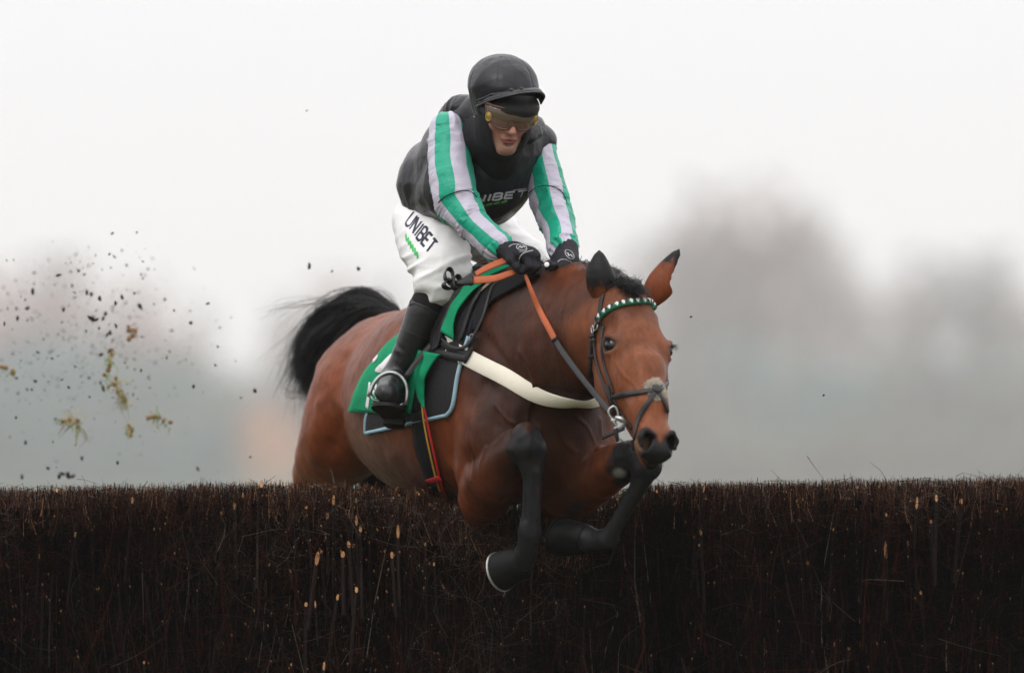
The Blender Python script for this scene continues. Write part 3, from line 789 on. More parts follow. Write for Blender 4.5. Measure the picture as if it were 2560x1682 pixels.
vein([(860, 900), (850, 960), (855, 1040), (840, 1110)], -.006, .03); vein([(800, 1010), (790, 1080), (780, 1150)], .005, .03)
vein([(1316, 1175), (1316, 1230), (1312, 1300)], -.003, .006); vein([(1345, 1180), (1346, 1240), (1342, 1300)], .003, .007); vein([(1300, 1095), (1322, 1082), (1345, 1100)], .003, .012)

# ---- coat colours (mostly the hair's own, with some shade painted in)
hu, hv = project(HV)
bay = np.array([.142, .036, .0115]); dark = np.array([.026, .0095, .0055]); black = np.array([.006, .0055, .006])
face = np.array([.158, .048, .0175]); belly = np.array([.135, .070, .050])
def blend(C, col, w): return C * (1 - w[:, None]) + np.asarray(col) * w[:, None]
C = np.tile(bay, (len(HV), 1))
nz = fbm(HV, .18, 1); nf = fbm(HV, .03, 4)
# the neck is a darker brown
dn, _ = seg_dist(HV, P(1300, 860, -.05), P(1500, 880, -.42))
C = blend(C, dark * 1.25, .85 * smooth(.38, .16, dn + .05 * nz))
dn3, _ = seg_dist(HV, P(1440, 900, -.3), P(1460, 960, -.3)); C = blend(C, dark * .7, .8 * smooth(.22, .08, dn3 + .04 * nz) * (HV[:, 1] > -.56))  # deep shade behind the jaw, put into the coat colour
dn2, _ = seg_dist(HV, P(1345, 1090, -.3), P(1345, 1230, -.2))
C = blend(C, dark, .80 * smooth(.34, .12, dn2 + .05 * nz))  # darker breast, with the shade at its middle painted in
dcr, _ = seg_dist(HV, P(1260, 715, .02), P(1540, 705, -.5))
C = blend(C, black, .92 * smooth(.10, .045, dcr + .03 * nz))
db, _ = seg_dist(HV, P(960, 1180, .55), P(1110, 1260, .35))
C = blend(C, belly, .8 * smooth(.32, .14, db + .06 * nz + .03 * nf))
# head
hx = (HV - HEAD_T) @ L_ / HL; hs = (HV - HEAD_T) @ S_; hf = (HV - HEAD_T) @ F_
inhead = smooth(.26, .17, np.sqrt(hs ** 2 + (hf + .02) ** 2)) * smooth(-.06, .04, hx) * (HV[:, 1] < -.40)
C = blend(C, face, inhead)
C = blend(C, dark * 1.6, inhead * .45 * smooth(.10, .0, np.abs(hx - .17)) )
C = blend(C, face * 1.25, inhead * .5 * smooth(.16, .05, np.abs(hx - .80)))
eyed = np.minimum(np.linalg.norm(HV - hd(.335, .098, .01), axis=1), np.linalg.norm(HV - hd(.335, -.098, .01), axis=1))
C = blend(C, (.030, .020, .016), .9 * smooth(.042, .029, eyed)); C = blend(C, (.10, .05, .033), .5 * smooth(.06, .04, eyed) * smooth(.028, .04, eyed))
muz = inhead * smooth(.965, 1.025, hx + 1.0 * np.minimum(np.abs(hs), .05) - 1.3 * np.maximum(-hf - .012, 0) * (np.abs(hs) > .018) + .02 * nf)
C = blend(C, black * 1.3, muz)
nost = np.minimum(np.linalg.norm(HV - hd(.965, .05, .034), axis=1), np.linalg.norm(HV - hd(.965, -.05, .034), axis=1))
C = blend(C, black * .9, inhead * smooth(.05, .03, nost))
C = blend(C, (.22, .12, .065), .7 * inhead * smooth(.055, .02, np.linalg.norm(HV - hd(.945, .058, -.015), axis=1)))
# ears; the right one's dark side has inner shade painted in
dl = np.minimum(seg_dist(HV, EAR_L[0], EAR_L[1])[0], seg_dist(HV, EAR_L[1], EAR_L[2])[0])
dr = np.minimum(seg_dist(HV, EAR_R[0], EAR_R[1])[0], seg_dist(HV, EAR_R[1], EAR_R[2])[0])
up = (HV[:, 2] - EAR_L[0][2]) / (EAR_L[2][2] - EAR_L[0][2])
C = blend(C, black, smooth(.06, .045, dl) * smooth(.12, .35, up + .1 * nf))
C = blend(C, bay * .9, smooth(.06, .045, dr) * smooth(.0, .2, up))
C = blend(C, black, smooth(.06, .045, dr) * np.maximum(smooth(.60, .85, up + .15 * nf), smooth(.004, .02, (HV - EAR_R[1]) @ nrm(-S_ * .9 + F_ * .2) - .004)))
# black points: both fore legs from above the knee
for a, b, r in ((P(1312, 1112, -.37), P(1324, 1112, -.4), .055), (P(1322, 1112, -.4), P(1324, 1340, -.34), .058), (P(1324, 1340, -.34), P(1270, 1410, -.22), .09),
                (P(1590, 1140, -.38), P(1614, 1140, -.43), .078), (P(1605, 1125, -.42), P(1625, 1170, -.43), .095), (P(1614, 1150, -.43), P(1520, 1345, -.33), .07), (P(1520, 1345, -.33), P(1420, 1330, -.22), .09)):
    d, _ = seg_dist(HV, a, b); C = blend(C, (.013, .013, .0145), smooth(r + .03, r - .012, d + .025 * nf))
C = blend(C, (.22, .22, .19), .8 * smooth(.034, .016, np.linalg.norm((HV - P(1551, 1181, -.37)) * np.array([1, .5, 1.4]), axis=1)))
C = blend(C, black, smooth(.30, .22, np.linalg.norm(HV - P(960, 1230, 1.3), axis=1)))  # shade between thigh and belly, painted black on the upper hind legs
hair = noise(HV * np.array([1, 1, .3]), .012, 15)
C *= (1 + .18 * nz + .15 * nf + .10 * hair)[:, None]
C = np.clip(C, .003, .9)

M_coat = mat("bay_coat", (.15, .045, .02), .42, .17, attr="tint", noise_amt=.20, noise_scale=70, bump=.0016, bump_scale=190, stretch=(1, 1, .28))
horse = thing("horse", "bay racehorse with black lower legs jumping the brush fence", "horse")
horse.location = P(1200, 1500, .2)
def on(parent, V): return np.asarray(V) - np.array(parent.location)
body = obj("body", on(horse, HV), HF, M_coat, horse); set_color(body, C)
SK = Skin(HV, HF)
for (E, od, fl, dark_) in ((EAR_L, np.array([-.5, .85, .0]), np.array([.2, 1., 0]), True), (EAR_R, -S_ * .9 + F_ * .3, np.array([.5, 1., 0]), False)):
    V, F = ear(*E, od, fl); o = obj("ear", on(horse, V), F, M_coat, horse)
    t = (V[:, 2] - E[0][2]) / (E[2][2] - E[0][2]); e_n = fbm(V, .02, 2)
    cc = np.tile(bay * 1.1, (len(V), 1))
    if dark_: cc = blend(cc, black * 1.2, smooth(.0, .30, t + .12 * e_n))
    else: cc = blend(cc, black * 1.2, np.maximum(smooth(.62, .85, t + .12 * e_n), smooth(.002, .014, (V - E[1]) @ nrm(-S_ * .9 + F_ * .2) - .012)))  # black tip and edge, plus the shade inside the ear as colour
    set_color(o, cc)

# ---- eyes
M_eye = mat("horse_eye", (.004, .003, .0025), .12, .5)
def ball(c0, r, B=None, nu=20, nv=12):
    r = np.broadcast_to(np.asarray(r, float), 3); B = np.eye(3) if B is None else B
    V = [c0 + B[2] * r[2]]
    for i in range(1, nv):
        a = math.pi * i / nv
        for j in range(nu):
            b = 2 * math.pi * j / nu
            V.append(c0 + B[0] * (r[0] * math.sin(a) * math.cos(b)) + B[1] * (r[1] * math.sin(a) * math.sin(b)) + B[2] * (r[2] * math.cos(a)))
    V.append(c0 - B[2] * r[2]); F = []
    for j in range(nu): F.append((0, 1 + j, 1 + (j + 1) % nu))
    for i in range(nv - 2):
        for j in range(nu):
            a0 = 1 + i * nu + j; b0 = 1 + i * nu + (j + 1) % nu
            F.append((a0, a0 + nu, b0 + nu, b0))
    e = len(V) - 1
    for j in range(nu): F.append((e, e - nu + (j + 1) % nu, e - nu + j))
    return np.array(V), F
for s in (1, -1):
    V, F = ball(hd(.347, s * .0950, .0180), (.030, .0240, .0245), np.stack([nrm(L_ * .92 + F_ * .38), S_, nrm(F_ * .92 - L_ * .38)])); obj("eye", on(horse, V), F, M_eye, horse)
# ---- eyelashes and whiskers
def hair_tubes(name, roots, dirs, lens, r0, m, parent, droop=.0, K=4, jit=.3, seed=0, **pr):
    g = np.random.default_rng(seed); n = len(roots)
    d = np.asarray(dirs) + g.normal(0, jit, (n, 3)); d /= np.linalg.norm(d, axis=1, keepdims=True)
    k = np.linspace(0, 1, K); L = np.asarray(lens)[:, None]
    pts = np.asarray(roots)[:, None] + d[:, None] * (k * L)[..., None] + np.array([0, 0, -1.0]) * (droop * k ** 2 * L)[..., None]
    rr = np.broadcast_to(r0 * (1 - .85 * k), (n, K))
    V, F = tubes(pts, rr, 3); return obj(name, on(parent, V), F, m, parent, **pr)
M_hair = mat("black_hair", (.012, .011, .012), .36, .35, noise_amt=.4, noise_scale=30)
for s in (1, -1):
    g = np.random.default_rng(3); n = 40
    tt = g.random(n)
    hair_tubes("eyelash", [hd(.322 + .02 * a, s * (.106 + .004 * math.sin(a * 3)), .036 - .004 * a) for a in tt], [S_ * s + F_ * .3 + L_ * .3] * n, g.uniform(.018, .03, n), .0007, M_hair, horse, seed=5)
g = np.random.default_rng(8); n = 70
hair_tubes("whiskers", [SK.near(hd(g.uniform(.90, 1.03), g.uniform(-.06, .06), g.uniform(-.07, .0)))[0] for _ in range(n)],
           [nrm(S_ * g.normal() + L_ * 1.0 + F_ * g.uniform(-.6, .3)) for _ in range(n)], g.uniform(.015, .05, n), .0004, M_hair, horse, seed=6, kind="stuff")
# ---- hooves with their shoes
M_hoof = mat("hoof_horn", (.006, .006, .006), .5, .12, noise_amt=.4, noise_scale=50, bump=.0015, bump_scale=60)
M_steel = mat("worn_aluminium", (.40, .41, .40), .38, .5, metal=1.0, noise_amt=.2, noise_scale=80)
M_shoe = mat('worn_shoe', (.42, .42, .40), .45, .5, metal=.7, noise_amt=.5, noise_scale=40)
def hoof(a, b, toe):
    a, b = np.asarray(a), np.asarray(b); ax = nrm(b - a); tv = nrm(np.asarray(toe) - ax * np.dot(toe, ax)); sv = np.cross(ax, tv)
    L = np.linalg.norm(b - a); V = []; F = []; n = 28
    rows = [(-.12, .043, .0), (0, .052, .0), (.08, .054, .002), (.5, .0605, .010), (.97, .067, .019), (1.0, .066, .019), (1.0, .050, .019), (.9, .02, .015)]
    for t, r, sh in rows:
        for j in range(n):
            w = 2 * math.pi * j / n
            rr = r * (1 - .10 * max(0, -math.cos(w)))
            V.append(a + ax * (t * L) + tv * (rr * 1.03 * math.cos(w) + sh) + sv * (rr * math.sin(w)))
    for i in range(len(rows) - 1):
        for j in range(n): F.append((i * n + j, i * n + (j + 1) % n, (i + 1) * n + (j + 1) % n, (i + 1) * n + j))
    F.append(tuple((len(rows) - 1) * n + j for j in range(n)))
    h = obj("hoof", on(horse, V), F, M_hoof, horse)
    V = []; F = []; m = 30                                  # the shoe: an open ring under the wall
    for j in range(m):
        w = math.radians(-155 + 310 * j / (m - 1))
        for (rr, zz) in ((.046, 0), (.0685, 0), (.0685, .007), (.046, .007)):
            q = rr * (1 - .10 * max(0, -math.cos(w)))
            V.append(b + ax * (zz + .0005) + tv * (q * 1.03 * math.cos(w) + .019) + sv * (q * math.sin(w)))
    for j in range(m - 1):
        for k in range(4): F.append((j * 4 + k, j * 4 + (k + 1) % 4, j * 4 + 4 + (k + 1) % 4, j * 4 + 4 + k))
    F += [(3, 2, 1, 0), tuple((m - 1) * 4 + k for k in range(4))]
    obj("horseshoe", np.array(V) - np.array(horse.location), F, M_shoe, h, smooth_=False)
hoof(P(1304, 1400, -.285), P(1258, 1416, -.235), P(1270, 1470, -.35) - P(1290, 1400, -.25))
M_shoe = M_hoof  # remaining shoes as dark as horn: their shadow put into the colour
hoof(P(1464, 1346, -.27), P(1418, 1333, -.20), P(1430, 1390, -.33) - P(1440, 1340, -.23))
hoof(P(792, 1500, 1.78), P(800, 1590, 1.85), np.array([.5, -.9, -.2])); hoof(P(942, 1500, 1.82), P(950, 1590, 1.9), np.array([.5, -.9, -.2]))
# ---- tail: thousands of long hairs streaming back and falling
g = np.random.default_rng(21); N = 7500
dock = P(985, 790, 1.38)
tp = [np.array([[1000, 795, 1.36], [930, 735, 1.45], [850, 735, 1.55], [775, 800, 1.62], [760, 900, 1.66], [775, 1000, 1.68]])]
paths = [
 [(1005, 790, 1.34), (950, 738, 1.42), (880, 726, 1.5), (800, 760, 1.55), (745, 830, 1.58), (735, 850, 1.6)],
 [(1000, 800, 1.34), (930, 752, 1.42), (850, 745, 1.5), (780, 810, 1.55), (755, 890, 1.58), (775, 950, 1.6)],
 [(1000, 805, 1.34), (930, 775, 1.42), (860, 790, 1.5), (805, 850, 1.55), (770, 930, 1.58), (770, 1000, 1.6)],
 [(1005, 812, 1.34), (940, 800, 1.42), (880, 830, 1.5), (835, 880, 1.55), (795, 950, 1.58), (785, 1010, 1.6)],
 [(1010, 785, 1.34), (970, 735, 1.42), (920, 722, 1.5), (850, 730, 1.55), (780, 775, 1.58), (728, 835, 1.6)],
 [(1000, 800, 1.34), (935, 760, 1.42), (860, 765, 1.5), (795, 830, 1.55), (765, 880, 1.58), (742, 905, 1.6)],
 [(1010, 800, 1.30), (960, 790, 1.36), (905, 830, 1.42), (860, 880, 1.48), (815, 950, 1.52), (790, 1015, 1.55)],
 [(990, 790, 1.34), (900, 745, 1.46), (830, 770, 1.52), (770, 850, 1.56), (752, 930, 1.58), (768, 1010, 1.6)],
]
K = 12
PW = np.array([[P(*q) for q in spline(p, K)] for p in paths])
NL = 130; lockw = g.dirichlet(np.full(len(paths), .45), NL); lock = g.integers(0, NL, N); wts = lockw[lock] * .93 + g.dirichlet(np.full(len(paths), .5), N) * .07
pts = np.einsum('np,pkc->nkc', wts, PW)
k = np.linspace(0, 1, K)[None, :, None]
# locks: hairs share a wave
lw = g.normal(0, 1, (NL, 2, 3))
pts += (lw[lock, 0][:, None] * np.sin(k * 5 + lock[:, None, None]) * .026 + lw[lock, 1][:, None] * np.sin(k * 12 + lock[:, None, None] * 2) * .015) * k ** .9
pts += g.normal(0, .007, (N, 1, 3)) * (.5 + .9 * k) + g.normal(0, .010, (N, 1, 3)) * k ** 2
cut = np.clip((g.uniform(.6, 1.0, NL)[lock] + g.normal(0, .08, N)), .35, 1.0)
kk = np.linspace(0, 1, K)
P2 = np.empty_like(pts)
for d in range(3):
    x = cut[:, None] * kk * (K - 1); i0 = np.minimum(x.astype(int), K - 2); fr = x - i0
    P2[:, :, d] = np.take_along_axis(pts[:, :, d], i0, 1) * (1 - fr) + np.take_along_axis(pts[:, :, d], i0 + 1, 1) * fr
V, F = tubes(P2, np.broadcast_to(.0013 * (1 - .75 * kk ** 2), (N, K)), 3)
obj("tail", on(horse, V), F, M_hair, horse)
# stray hairs round the outline
ns_ = 420; w2 = g.dirichlet(np.full(len(paths), .35), ns_); sp = np.einsum('np,pkc->nkc', w2, PW); kk3 = np.linspace(0, 1, K)[None, :, None]
sp = sp + (g.normal(0, .045, (ns_, 1, 3)) * kk3 ** 1.1 + g.normal(0, .03, (ns_, 1, 3)) * np.sin(kk3 * g.uniform(4, 10, (ns_, 1, 1))) * kk3) * np.array([1, .7, 1])
V, F = tubes(sp, np.broadcast_to(np.linspace(.0010, .0003, K), (ns_, K)), 3); obj("loose_tail_hair", on(horse, V), F, M_hair, horse, kind="stuff")
# fly-away hairs
fly = []
for i in range(40):
    j = g.integers(0, 3)
    e = [[(820, 750, 1.5), (760, 762, 1.55), (705, 772, 1.55), (g.uniform(640, 720), g.uniform(775, 800), 1.5)], [(775, 950, 1.58), (745, 985, 1.6), (715, 975, 1.6), (g.uniform(704, 730), g.uniform(960, 985), 1.6)], [(745, 850, 1.58), (752, 900, 1.6), (768, 930, 1.6), (g.uniform(750, 790), g.uniform(950, 1015), 1.6)]][j]
    o = g.normal(0, 7, (4, 2)).cumsum(0)
    fly.append(spline([P(a + o[m_][0], b + o[m_][1], y) for m_, (a, b, y) in enumerate(e)], 8))
V, F = tubes(fly, np.broadcast_to(np.linspace(.0008, .0002, 8), (40, 8)), 3)
obj("loose_tail_hair", on(horse, V), F, M_hair, horse, kind="stuff")
# ---- mane: plaited into knots along the crest, with a tuft between the ears
mane = []
g = np.random.default_rng(5)
for i in range(900):
    t = g.random() ** 1.0; p = P(1262 + 280 * t, 700 + 6 * math.sin(t * 9) + g.normal(0, 4), .06 - .58 * t + g.normal(0, .03))
    q = SK.near(p)[0]
    d = nrm(np.array([g.normal(-.3, .4), g.normal(-.7, .3), g.normal(.0, .35)]))
    L = g.uniform(.02, .05)
    mane.append(spline([q, q + d * L * .5 + [0, 0, .004], q + d * L * .8 - [0, 0, L * .35]], 5))
V, F = tubes(mane, np.broadcast_to(np.linspace(.0011, .0002, 5), (900, 5)), 3)
obj("mane", on(horse, V), F, M_hair, horse)
def knot(ctr, r, seed):
    g = np.random.default_rng(seed); V, F = ball(np.zeros(3), (r, r * .95, r * 1.05), None, 14, 9)
    V = V * (1 + .16 * np.sin(V[:, [0]] / r * 5 + V[:, [2]] / r * 4) + g.normal(0, .03, (len(V), 1))) + ctr
    W = []
    for i in range(26):
        d = nrm(g.normal(0, 1, 3) + [0, -.2, .3]); W.append(np.array([ctr + d * r * .8, ctr + d * r * 1.4, ctr + d * r * 1.5 + g.normal(0, .007, 3)]))
    V2, F2 = tubes(W, np.broadcast_to([.0012, .0009, .0003], (26, 3)), 3)
    V, F = join([(V, F), (V2, F2.tolist())])
    return V, F
for i, (u, v, y, r) in enumerate([(1468, 675, -.42, .0165), (1440, 682, -.36, .016), (1455, 694, -.43, .014), (1420, 681, -.30, .016), (1398, 684, -.25, .016), (1372, 688, -.2, .016), (1338, 692, -.12, .016)]):
    V, F = knot(P(u, v, y), r, i); obj("mane_plait", on(horse, V), F, M_hair, horse)
# forelock
fl = []
for i in range(700):
    t = g.random(); p = P(1545 + 50 * t + g.normal(0, 4), 706 + 24 * t + g.normal(0, 5), -.64 - .05 * t)
    q = SK.near(p)[0]; d = nrm(np.array([g.normal(.1, .4), g.normal(-.25, .3), g.normal(.55, .4)])); L = g.uniform(.015, .045)
    e = q + d * L + np.array([g.normal(.02, .012), -.02, -L * .5])
    fl.append(spline([q, q + d * L * .8, e], 5))
V, F = tubes(fl, np.broadcast_to(np.linspace(.0015, .0004, 5), (700, 5)), 3)
V2, F2 = knot(P(1592, 712, -.68), .019, 9)
V, F = join([(V, F.tolist()), (V2, F2)])
obj("forelock", on(horse, V), F, M_hair, horse)
# ================================================================== the rider
M_skin = mat("skin", (.42, .2, .14), .5, .35, attr="tint", noise_amt=.10, noise_scale=70, bump=.0004, bump_scale=400)
M_satin = mat("black_satin", (.010, .0105, .0145), .36, .34, noise_amt=.06, noise_scale=10, bump=.005, bump_scale=20, sheen=.05)
M_blackcloth = mat("black_cloth", (.010, .010, .011), .75, .2, bump=.001, bump_scale=300)
M_white = mat("white_breeches", (.74, .74, .73), .45, .3, noise_amt=.03, noise_scale=20, bump=.004, bump_scale=18)
M_leather = mat("black_leather", (.014, .014, .016), .30, .45, noise_amt=.3, noise_scale=30, bump=.0025, bump_scale=40)
M_rubber = mat("black_rubber", (.012, .012, .012), .6, .2, bump=.001, bump_scale=150)
M_glove = mat("glove_fabric", (.010, .010, .014), .7, .25, noise_amt=.2, noise_scale=60, bump=.0012, bump_scale=120)
M_whiteprint = mat("white_print", (.72, .72, .72), .5, .3)
M_greyprint = mat("grey_print", (.40, .40, .42), .5, .3)
M_navyprint = mat("navy_print", (.012, .012, .035), .5, .3)
M_greenprint = mat("green_print", (.04, .46, .10), .5, .3)
M_dgreenprint = mat("dim_green_print", (.06, .20, .04), .5, .3)
# striped sleeves: the stripe runs along the arm and is read from the angle round it
M_sleeve = mat("striped_satin", (.5, .5, .5), .42, .35, bump=.006, bump_scale=26, sheen=.15, stretch=(1, 1, 1))
_nt = M_sleeve.node_tree; _N, _L = _nt.nodes, _nt.links
_a = _N.new("ShaderNodeAttribute"); _a.attribute_name = "round_cos"; _b2 = _N.new("ShaderNodeAttribute"); _b2.attribute_name = "round_sin"
_at = _N.new("ShaderNodeMath"); _at.operation = 'ARCTAN2'; _L.new(_b2.outputs["Fac"], _at.inputs[0]); _L.new(_a.outputs["Fac"], _at.inputs[1])
_m1 = _N.new("ShaderNodeMath"); _m1.operation = 'MULTIPLY_ADD'; _L.new(_at.outputs[0], _m1.inputs[0]); _m1.inputs[1].default_value = 4.0; _m1.inputs[2].default_value = -4 * math.radians(4)
_m2 = _N.new("ShaderNodeMath"); _m2.operation = 'SINE'; _L.new(_m1.outputs[0], _m2.inputs[0])
_m3 = _N.new("ShaderNodeMapRange"); _m3.inputs["From Min"].default_value = -.06; _m3.inputs["From Max"].default_value = .06; _L.new(_m2.outputs[0], _m3.inputs["Value"])
_mx = _N.new("ShaderNodeMix"); _mx.data_type = 'RGBA'; _L.new(_m3.outputs[0], _mx.inputs["Factor"])
_mx.inputs["A"].default_value = (0.0, .30, .185, 1); _mx.inputs["B"].default_value = (.47, .44, .53, 1)
_L.new(_mx.outputs["Result"], _N["Principled BSDF"].inputs["Base Color"])

rider = thing("person", "jockey in black silks with green and lilac striped sleeves riding the bay horse", "person")
rider.location = P(1150, 620, .35)
SH_R, SH_L = P(1120, 342, -.10), P(1350, 352, .07)
EL_R, EL_L = P(1143, 508, -.22), P(1372, 492, -.03)
WR_R, WR_L = P(1244, 613, -.30), P(1414, 622, -.22)
LAT = nrm(SH_L - SH_R)
# head frame
yaw, pit = math.radians(15), math.radians(20)
FD = np.array([math.sin(yaw) * math.cos(pit), -math.cos(yaw) * math.cos(pit), -math.sin(pit)])
FS = nrm(np.cross(FD, [0.06, 0, 1])); FU = np.cross(FS, FD)          # FS: towards image right?
if FS[0] < 0: FS, FU = -FS, np.cross(-FS, FD)
if FU[2] < 0: FU = -FU
BF = np.stack([FS, FD, FU])
HC = P(1265, 274, -.275)
def fp(s, f, u): return HC + FS * s + FD * f + FU * u
b = Clay()
b.ell(fp(0, -.016, .040), (.074, .088, .080), BF, .02)                     # skull
b.ell(fp(0, .035, -.045), (.060, .055, .075), BF, .03)                    # face
b.ell(fp(0, .060, -.108), (.026, .030, .025), BF, .03)                    # chin
for s in (1, -1):
    b.chain([fp(s * .050, .0, -.050), fp(s * .037, .028, -.088), fp(s * .014, .066, -.117)], [.020, .016, .014], .025)   # jaw
    b.ell(fp(s * .046, .062, -.035), (.022, .020, .018), BF, .02)         # cheekbone
    b.ell(fp(s * .031, .088, -.002), (.016, .012, .010), BF, .012, sub=True)   # eye hollow
    b.chain([fp(s * .012, .090, .012), fp(s * .044, .080, .012)], [.008, .007], .012)  # brow
    b.ell(fp(s * .0125, .098, -.045), (.0085, .010, .0075), BF, .006)     # nostril wing
    b.ell(fp(s * .008, .102, -.0525), (.0035, .005, .004), BF, .003, sub=True)
    b.ell(fp(s * .078, -.012, -.025), (.010, .020, .032), BF, .012)       # ear
b.chain([fp(0, .086, .0), fp(0, .103, -.026), fp(0, .112, -.043)], [.009, .0095, .0115], .012)    # nose
b.ell(fp(0, .090, -.074), (.026, .013, .012), BF, .012)
b.ell(fp(0, .0935, -.0725), (.024, .0085, .0052), BF, .003)               # lips
b.ell(fp(0, .0925, -.0835), (.020, .0095, .0062), BF, .003)
b.chain([fp(-.024, .089, -.0785), fp(0, .102, -.0775), fp(.024, .089, -.0785)], [.0016, .002, .0016], .003)
for i in (1, 2): b.ops[-i] = b.ops[-i][:5] + (True,)
b.ell(fp(0, .088, -.096), (.016, .008, .004), BF, .006, sub=True)
b.chain([fp(0, -.02, -.04), P(1225, 335, -.06)], [.055, .062], .04)       # neck
# trunk and limbs, kept inside the clothes
b.chain([P(1225, 385, .0), P(1180, 450, .15), P(1110, 520, .40)], [.100, .104, .102], .05, ax=LAT, sq=1.15)
b.chain([SH_R, EL_R, WR_R], [.040, .042, .028], .02); b.chain([SH_L - LAT * .02, EL_L, WR_L], [.034, .042, .028], .02)
b.chain([P(1190, 365, .0), SH_R + LAT * .02], [.065, .030], .02); b.chain([P(1280, 365, .02), SH_L - LAT * .03], [.07, .03], .02)
KN_R, AN_R = P(1092, 706, .02), P(990, 930, .10)
KN_L, AN_L = P(1395, 735, .28), P(1455, 960, .36)
b.chain([P(1070, 555, .40), KN_R, AN_R, P(970, 1000, -.06)], [.080, .040, .026, .022], .02)
b.chain([P(1215, 585, .5), KN_L, AN_L, P(1450, 1020, .18)], [.075, .05, .028, .025], .02)
# hands closed on the reins: palm, four curled fingers, thumb
def hand(cl, wrist, knuck, down, thumb_side, grow=0.0, fing=True):
    wrist, knuck = np.asarray(wrist), np.asarray(knuck)
    x = nrm(knuck - wrist); d = nrm(down - x * np.dot(down, x)); y = np.cross(x, d); y = y if y @ thumb_side > 0 else -y
    L = np.linalg.norm(knuck - wrist)
    cl.chain([wrist, wrist + x * L * .45, knuck - x * .01], [.027 + grow, .030 + grow, .027 + grow], .014, ax=y, sq=1.32)
    for i, (o, ln, r) in enumerate([(.031, .040, .0098), (.0105, .044, .0103), (-.0105, .041, .0098), (-.030, .034, .0090)]):
        k0 = knuck + y * o - x * (.004 * abs(i - 1)); r += grow * .5
        k1 = k0 + nrm(x * .55 + d * .85) * ln; k2 = k1 + nrm(-x * .65 + d * .75) * ln * .62; k3 = k2 + nrm(-x * .95 - d * .25) * ln * .45
        cl.chain([k0 - x * .03, k0, k1], [r * 1.1, r * 1.2, r], .006, k0=.012); cl.chain([k1, k2, k3], [r, r * .92, r * .8], .004)
        cl.ell(k0 - d * .004, r * 1.22, None, .008)
    t0 = wrist + x * L * .42 + y * .026 + d * .008; t1 = t0 + nrm(x * .7 + y * .5 + d * .45) * .038; t2 = t1 + nrm(x * .75 - y * .15 + d * .55) * .032; t3 = t2 + nrm(x * .4 - y * .5 + d * .6) * .018
    cl.chain([t0, t1, t2, t3], [.017 + grow, .0135 + grow * .6, .0115 + grow * .5, .009 + grow * .5], .008)
HR = (P(1252, 624, -.31), P(1330, 640, -.385)); HL_ = (P(1417, 634, -.25), P(1408, 676, -.34))
DR, DL = np.array([.25, -.25, -1.0]), np.array([-.15, -.25, -1.0])
hand(b, *HR, DR, np.array([.4, -.3, 0.1])); hand(b, *HL_, DL, np.array([-1, -.2, 0]))
BV, BFc = b.build(.0034)
sk = np.tile([.38, .185, .128], (len(BV), 1)); fn = fbm(BV, .03, 2)
lx, ly, lz = (BV - HC) @ FS, (BV - HC) @ FD, (BV - HC) @ FU
sk = blend(sk, (.42, .15, .11), .5 * smooth(.03, .01, np.linalg.norm(np.stack([np.abs(lx) - .042, lz + .05], 1), axis=1)))
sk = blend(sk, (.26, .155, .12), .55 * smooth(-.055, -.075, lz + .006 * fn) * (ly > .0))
lips = smooth(1.2, .8, np.sqrt((lx / .0255) ** 2 + ((lz + .0785) / .0115) ** 2)) * (ly > .07)
sk = blend(sk, (.30, .095, .075), lips)
sk = blend(sk, (.12, .035, .03), smooth(1.1, .5, np.sqrt((lx / .023) ** 2 + ((lz + .0782) / .0022) ** 2)) * (ly > .07))
sk = blend(sk, (.50, .22, .17), .5 * smooth(.02, .008, np.linalg.norm(np.stack([lx, ly - .115, lz + .042], 1), axis=1)))
sk *= (1 + .08 * fn)[:, None]
o = obj("body", on(rider, BV), BFc, M_skin, rider); set_color(o, sk)
FACE = Skin(BV, BFc)
for s in (1, -1):
    V, F = ball(fp(s * .031, .068, -.002), .0125, BF, 14, 9); obj("eye", on(rider, V), F, M_eye, rider)

def cloth_wrinkle(V, F, amp, scale, seed, it=1):
    N = vnormals(V, F)
    r = fbm(V, scale, seed, 3); r2 = 1 - np.abs(noise(V, scale * .8, seed + 5)) * 2
    r3 = 1 - np.abs(noise(V * np.array([1, 1, .45]) + .02 * r[:, None], scale * .42, seed + 8)) * 2
    return V + N * (amp * (.7 * r + .55 * r2 + .16 * r3))[:, None]
# ---- black silks (trunk)
v_ = Clay()
v_.chain([P(1228, 372, -.02), P(1215, 440, .04), P(1165, 460, .17), P(1105, 470, .33)], [.135, .138, .145, .138], .05, ax=LAT, sq=1.0)
v_.ell(P(1112, 455, .36), (.148, .15, .13), None, .06)
v_.chain([P(1172, 332, .06), P(1134, 378, .17), P(1100, 432, .29)], [.112, .102, .118], .04)                              # rounded back
v_.chain([P(1180, 320, .02), P(1205, 295, -.07)], [.10, .085], .05)
v_.chain([P(1180, 345, .0), SH_R + LAT * .035 + [0, .03, .0]], [.095, .060], .04); v_.chain([P(1290, 360, .02), SH_L - LAT * .01], [.10, .064], .05)
v_.chain([P(1215, 430, -.02), P(1228, 500, .02), P(1236, 532, .06)], [.115, .075, .030], .05, ax=LAT, sq=1.15)           # loose front hanging
v_.chain([P(1270, 420, .0), P(1290, 470, .04)], [.075, .035], .05)
v_.chain([P(1150, 470, .12), P(1085, 520, .30)], [.10, .075], .05)
v_.ell(P(1262, 372, -.30), (.07, .10, .06), None, .03, sub=True)
VV, VF = v_.build(.0048); VV = cloth_wrinkle(VV, VF, .0062, .10, 3)
vest = obj("silks_jacket", on(rider, VV), VF, M_satin, rider); SV = Skin(VV, VF)
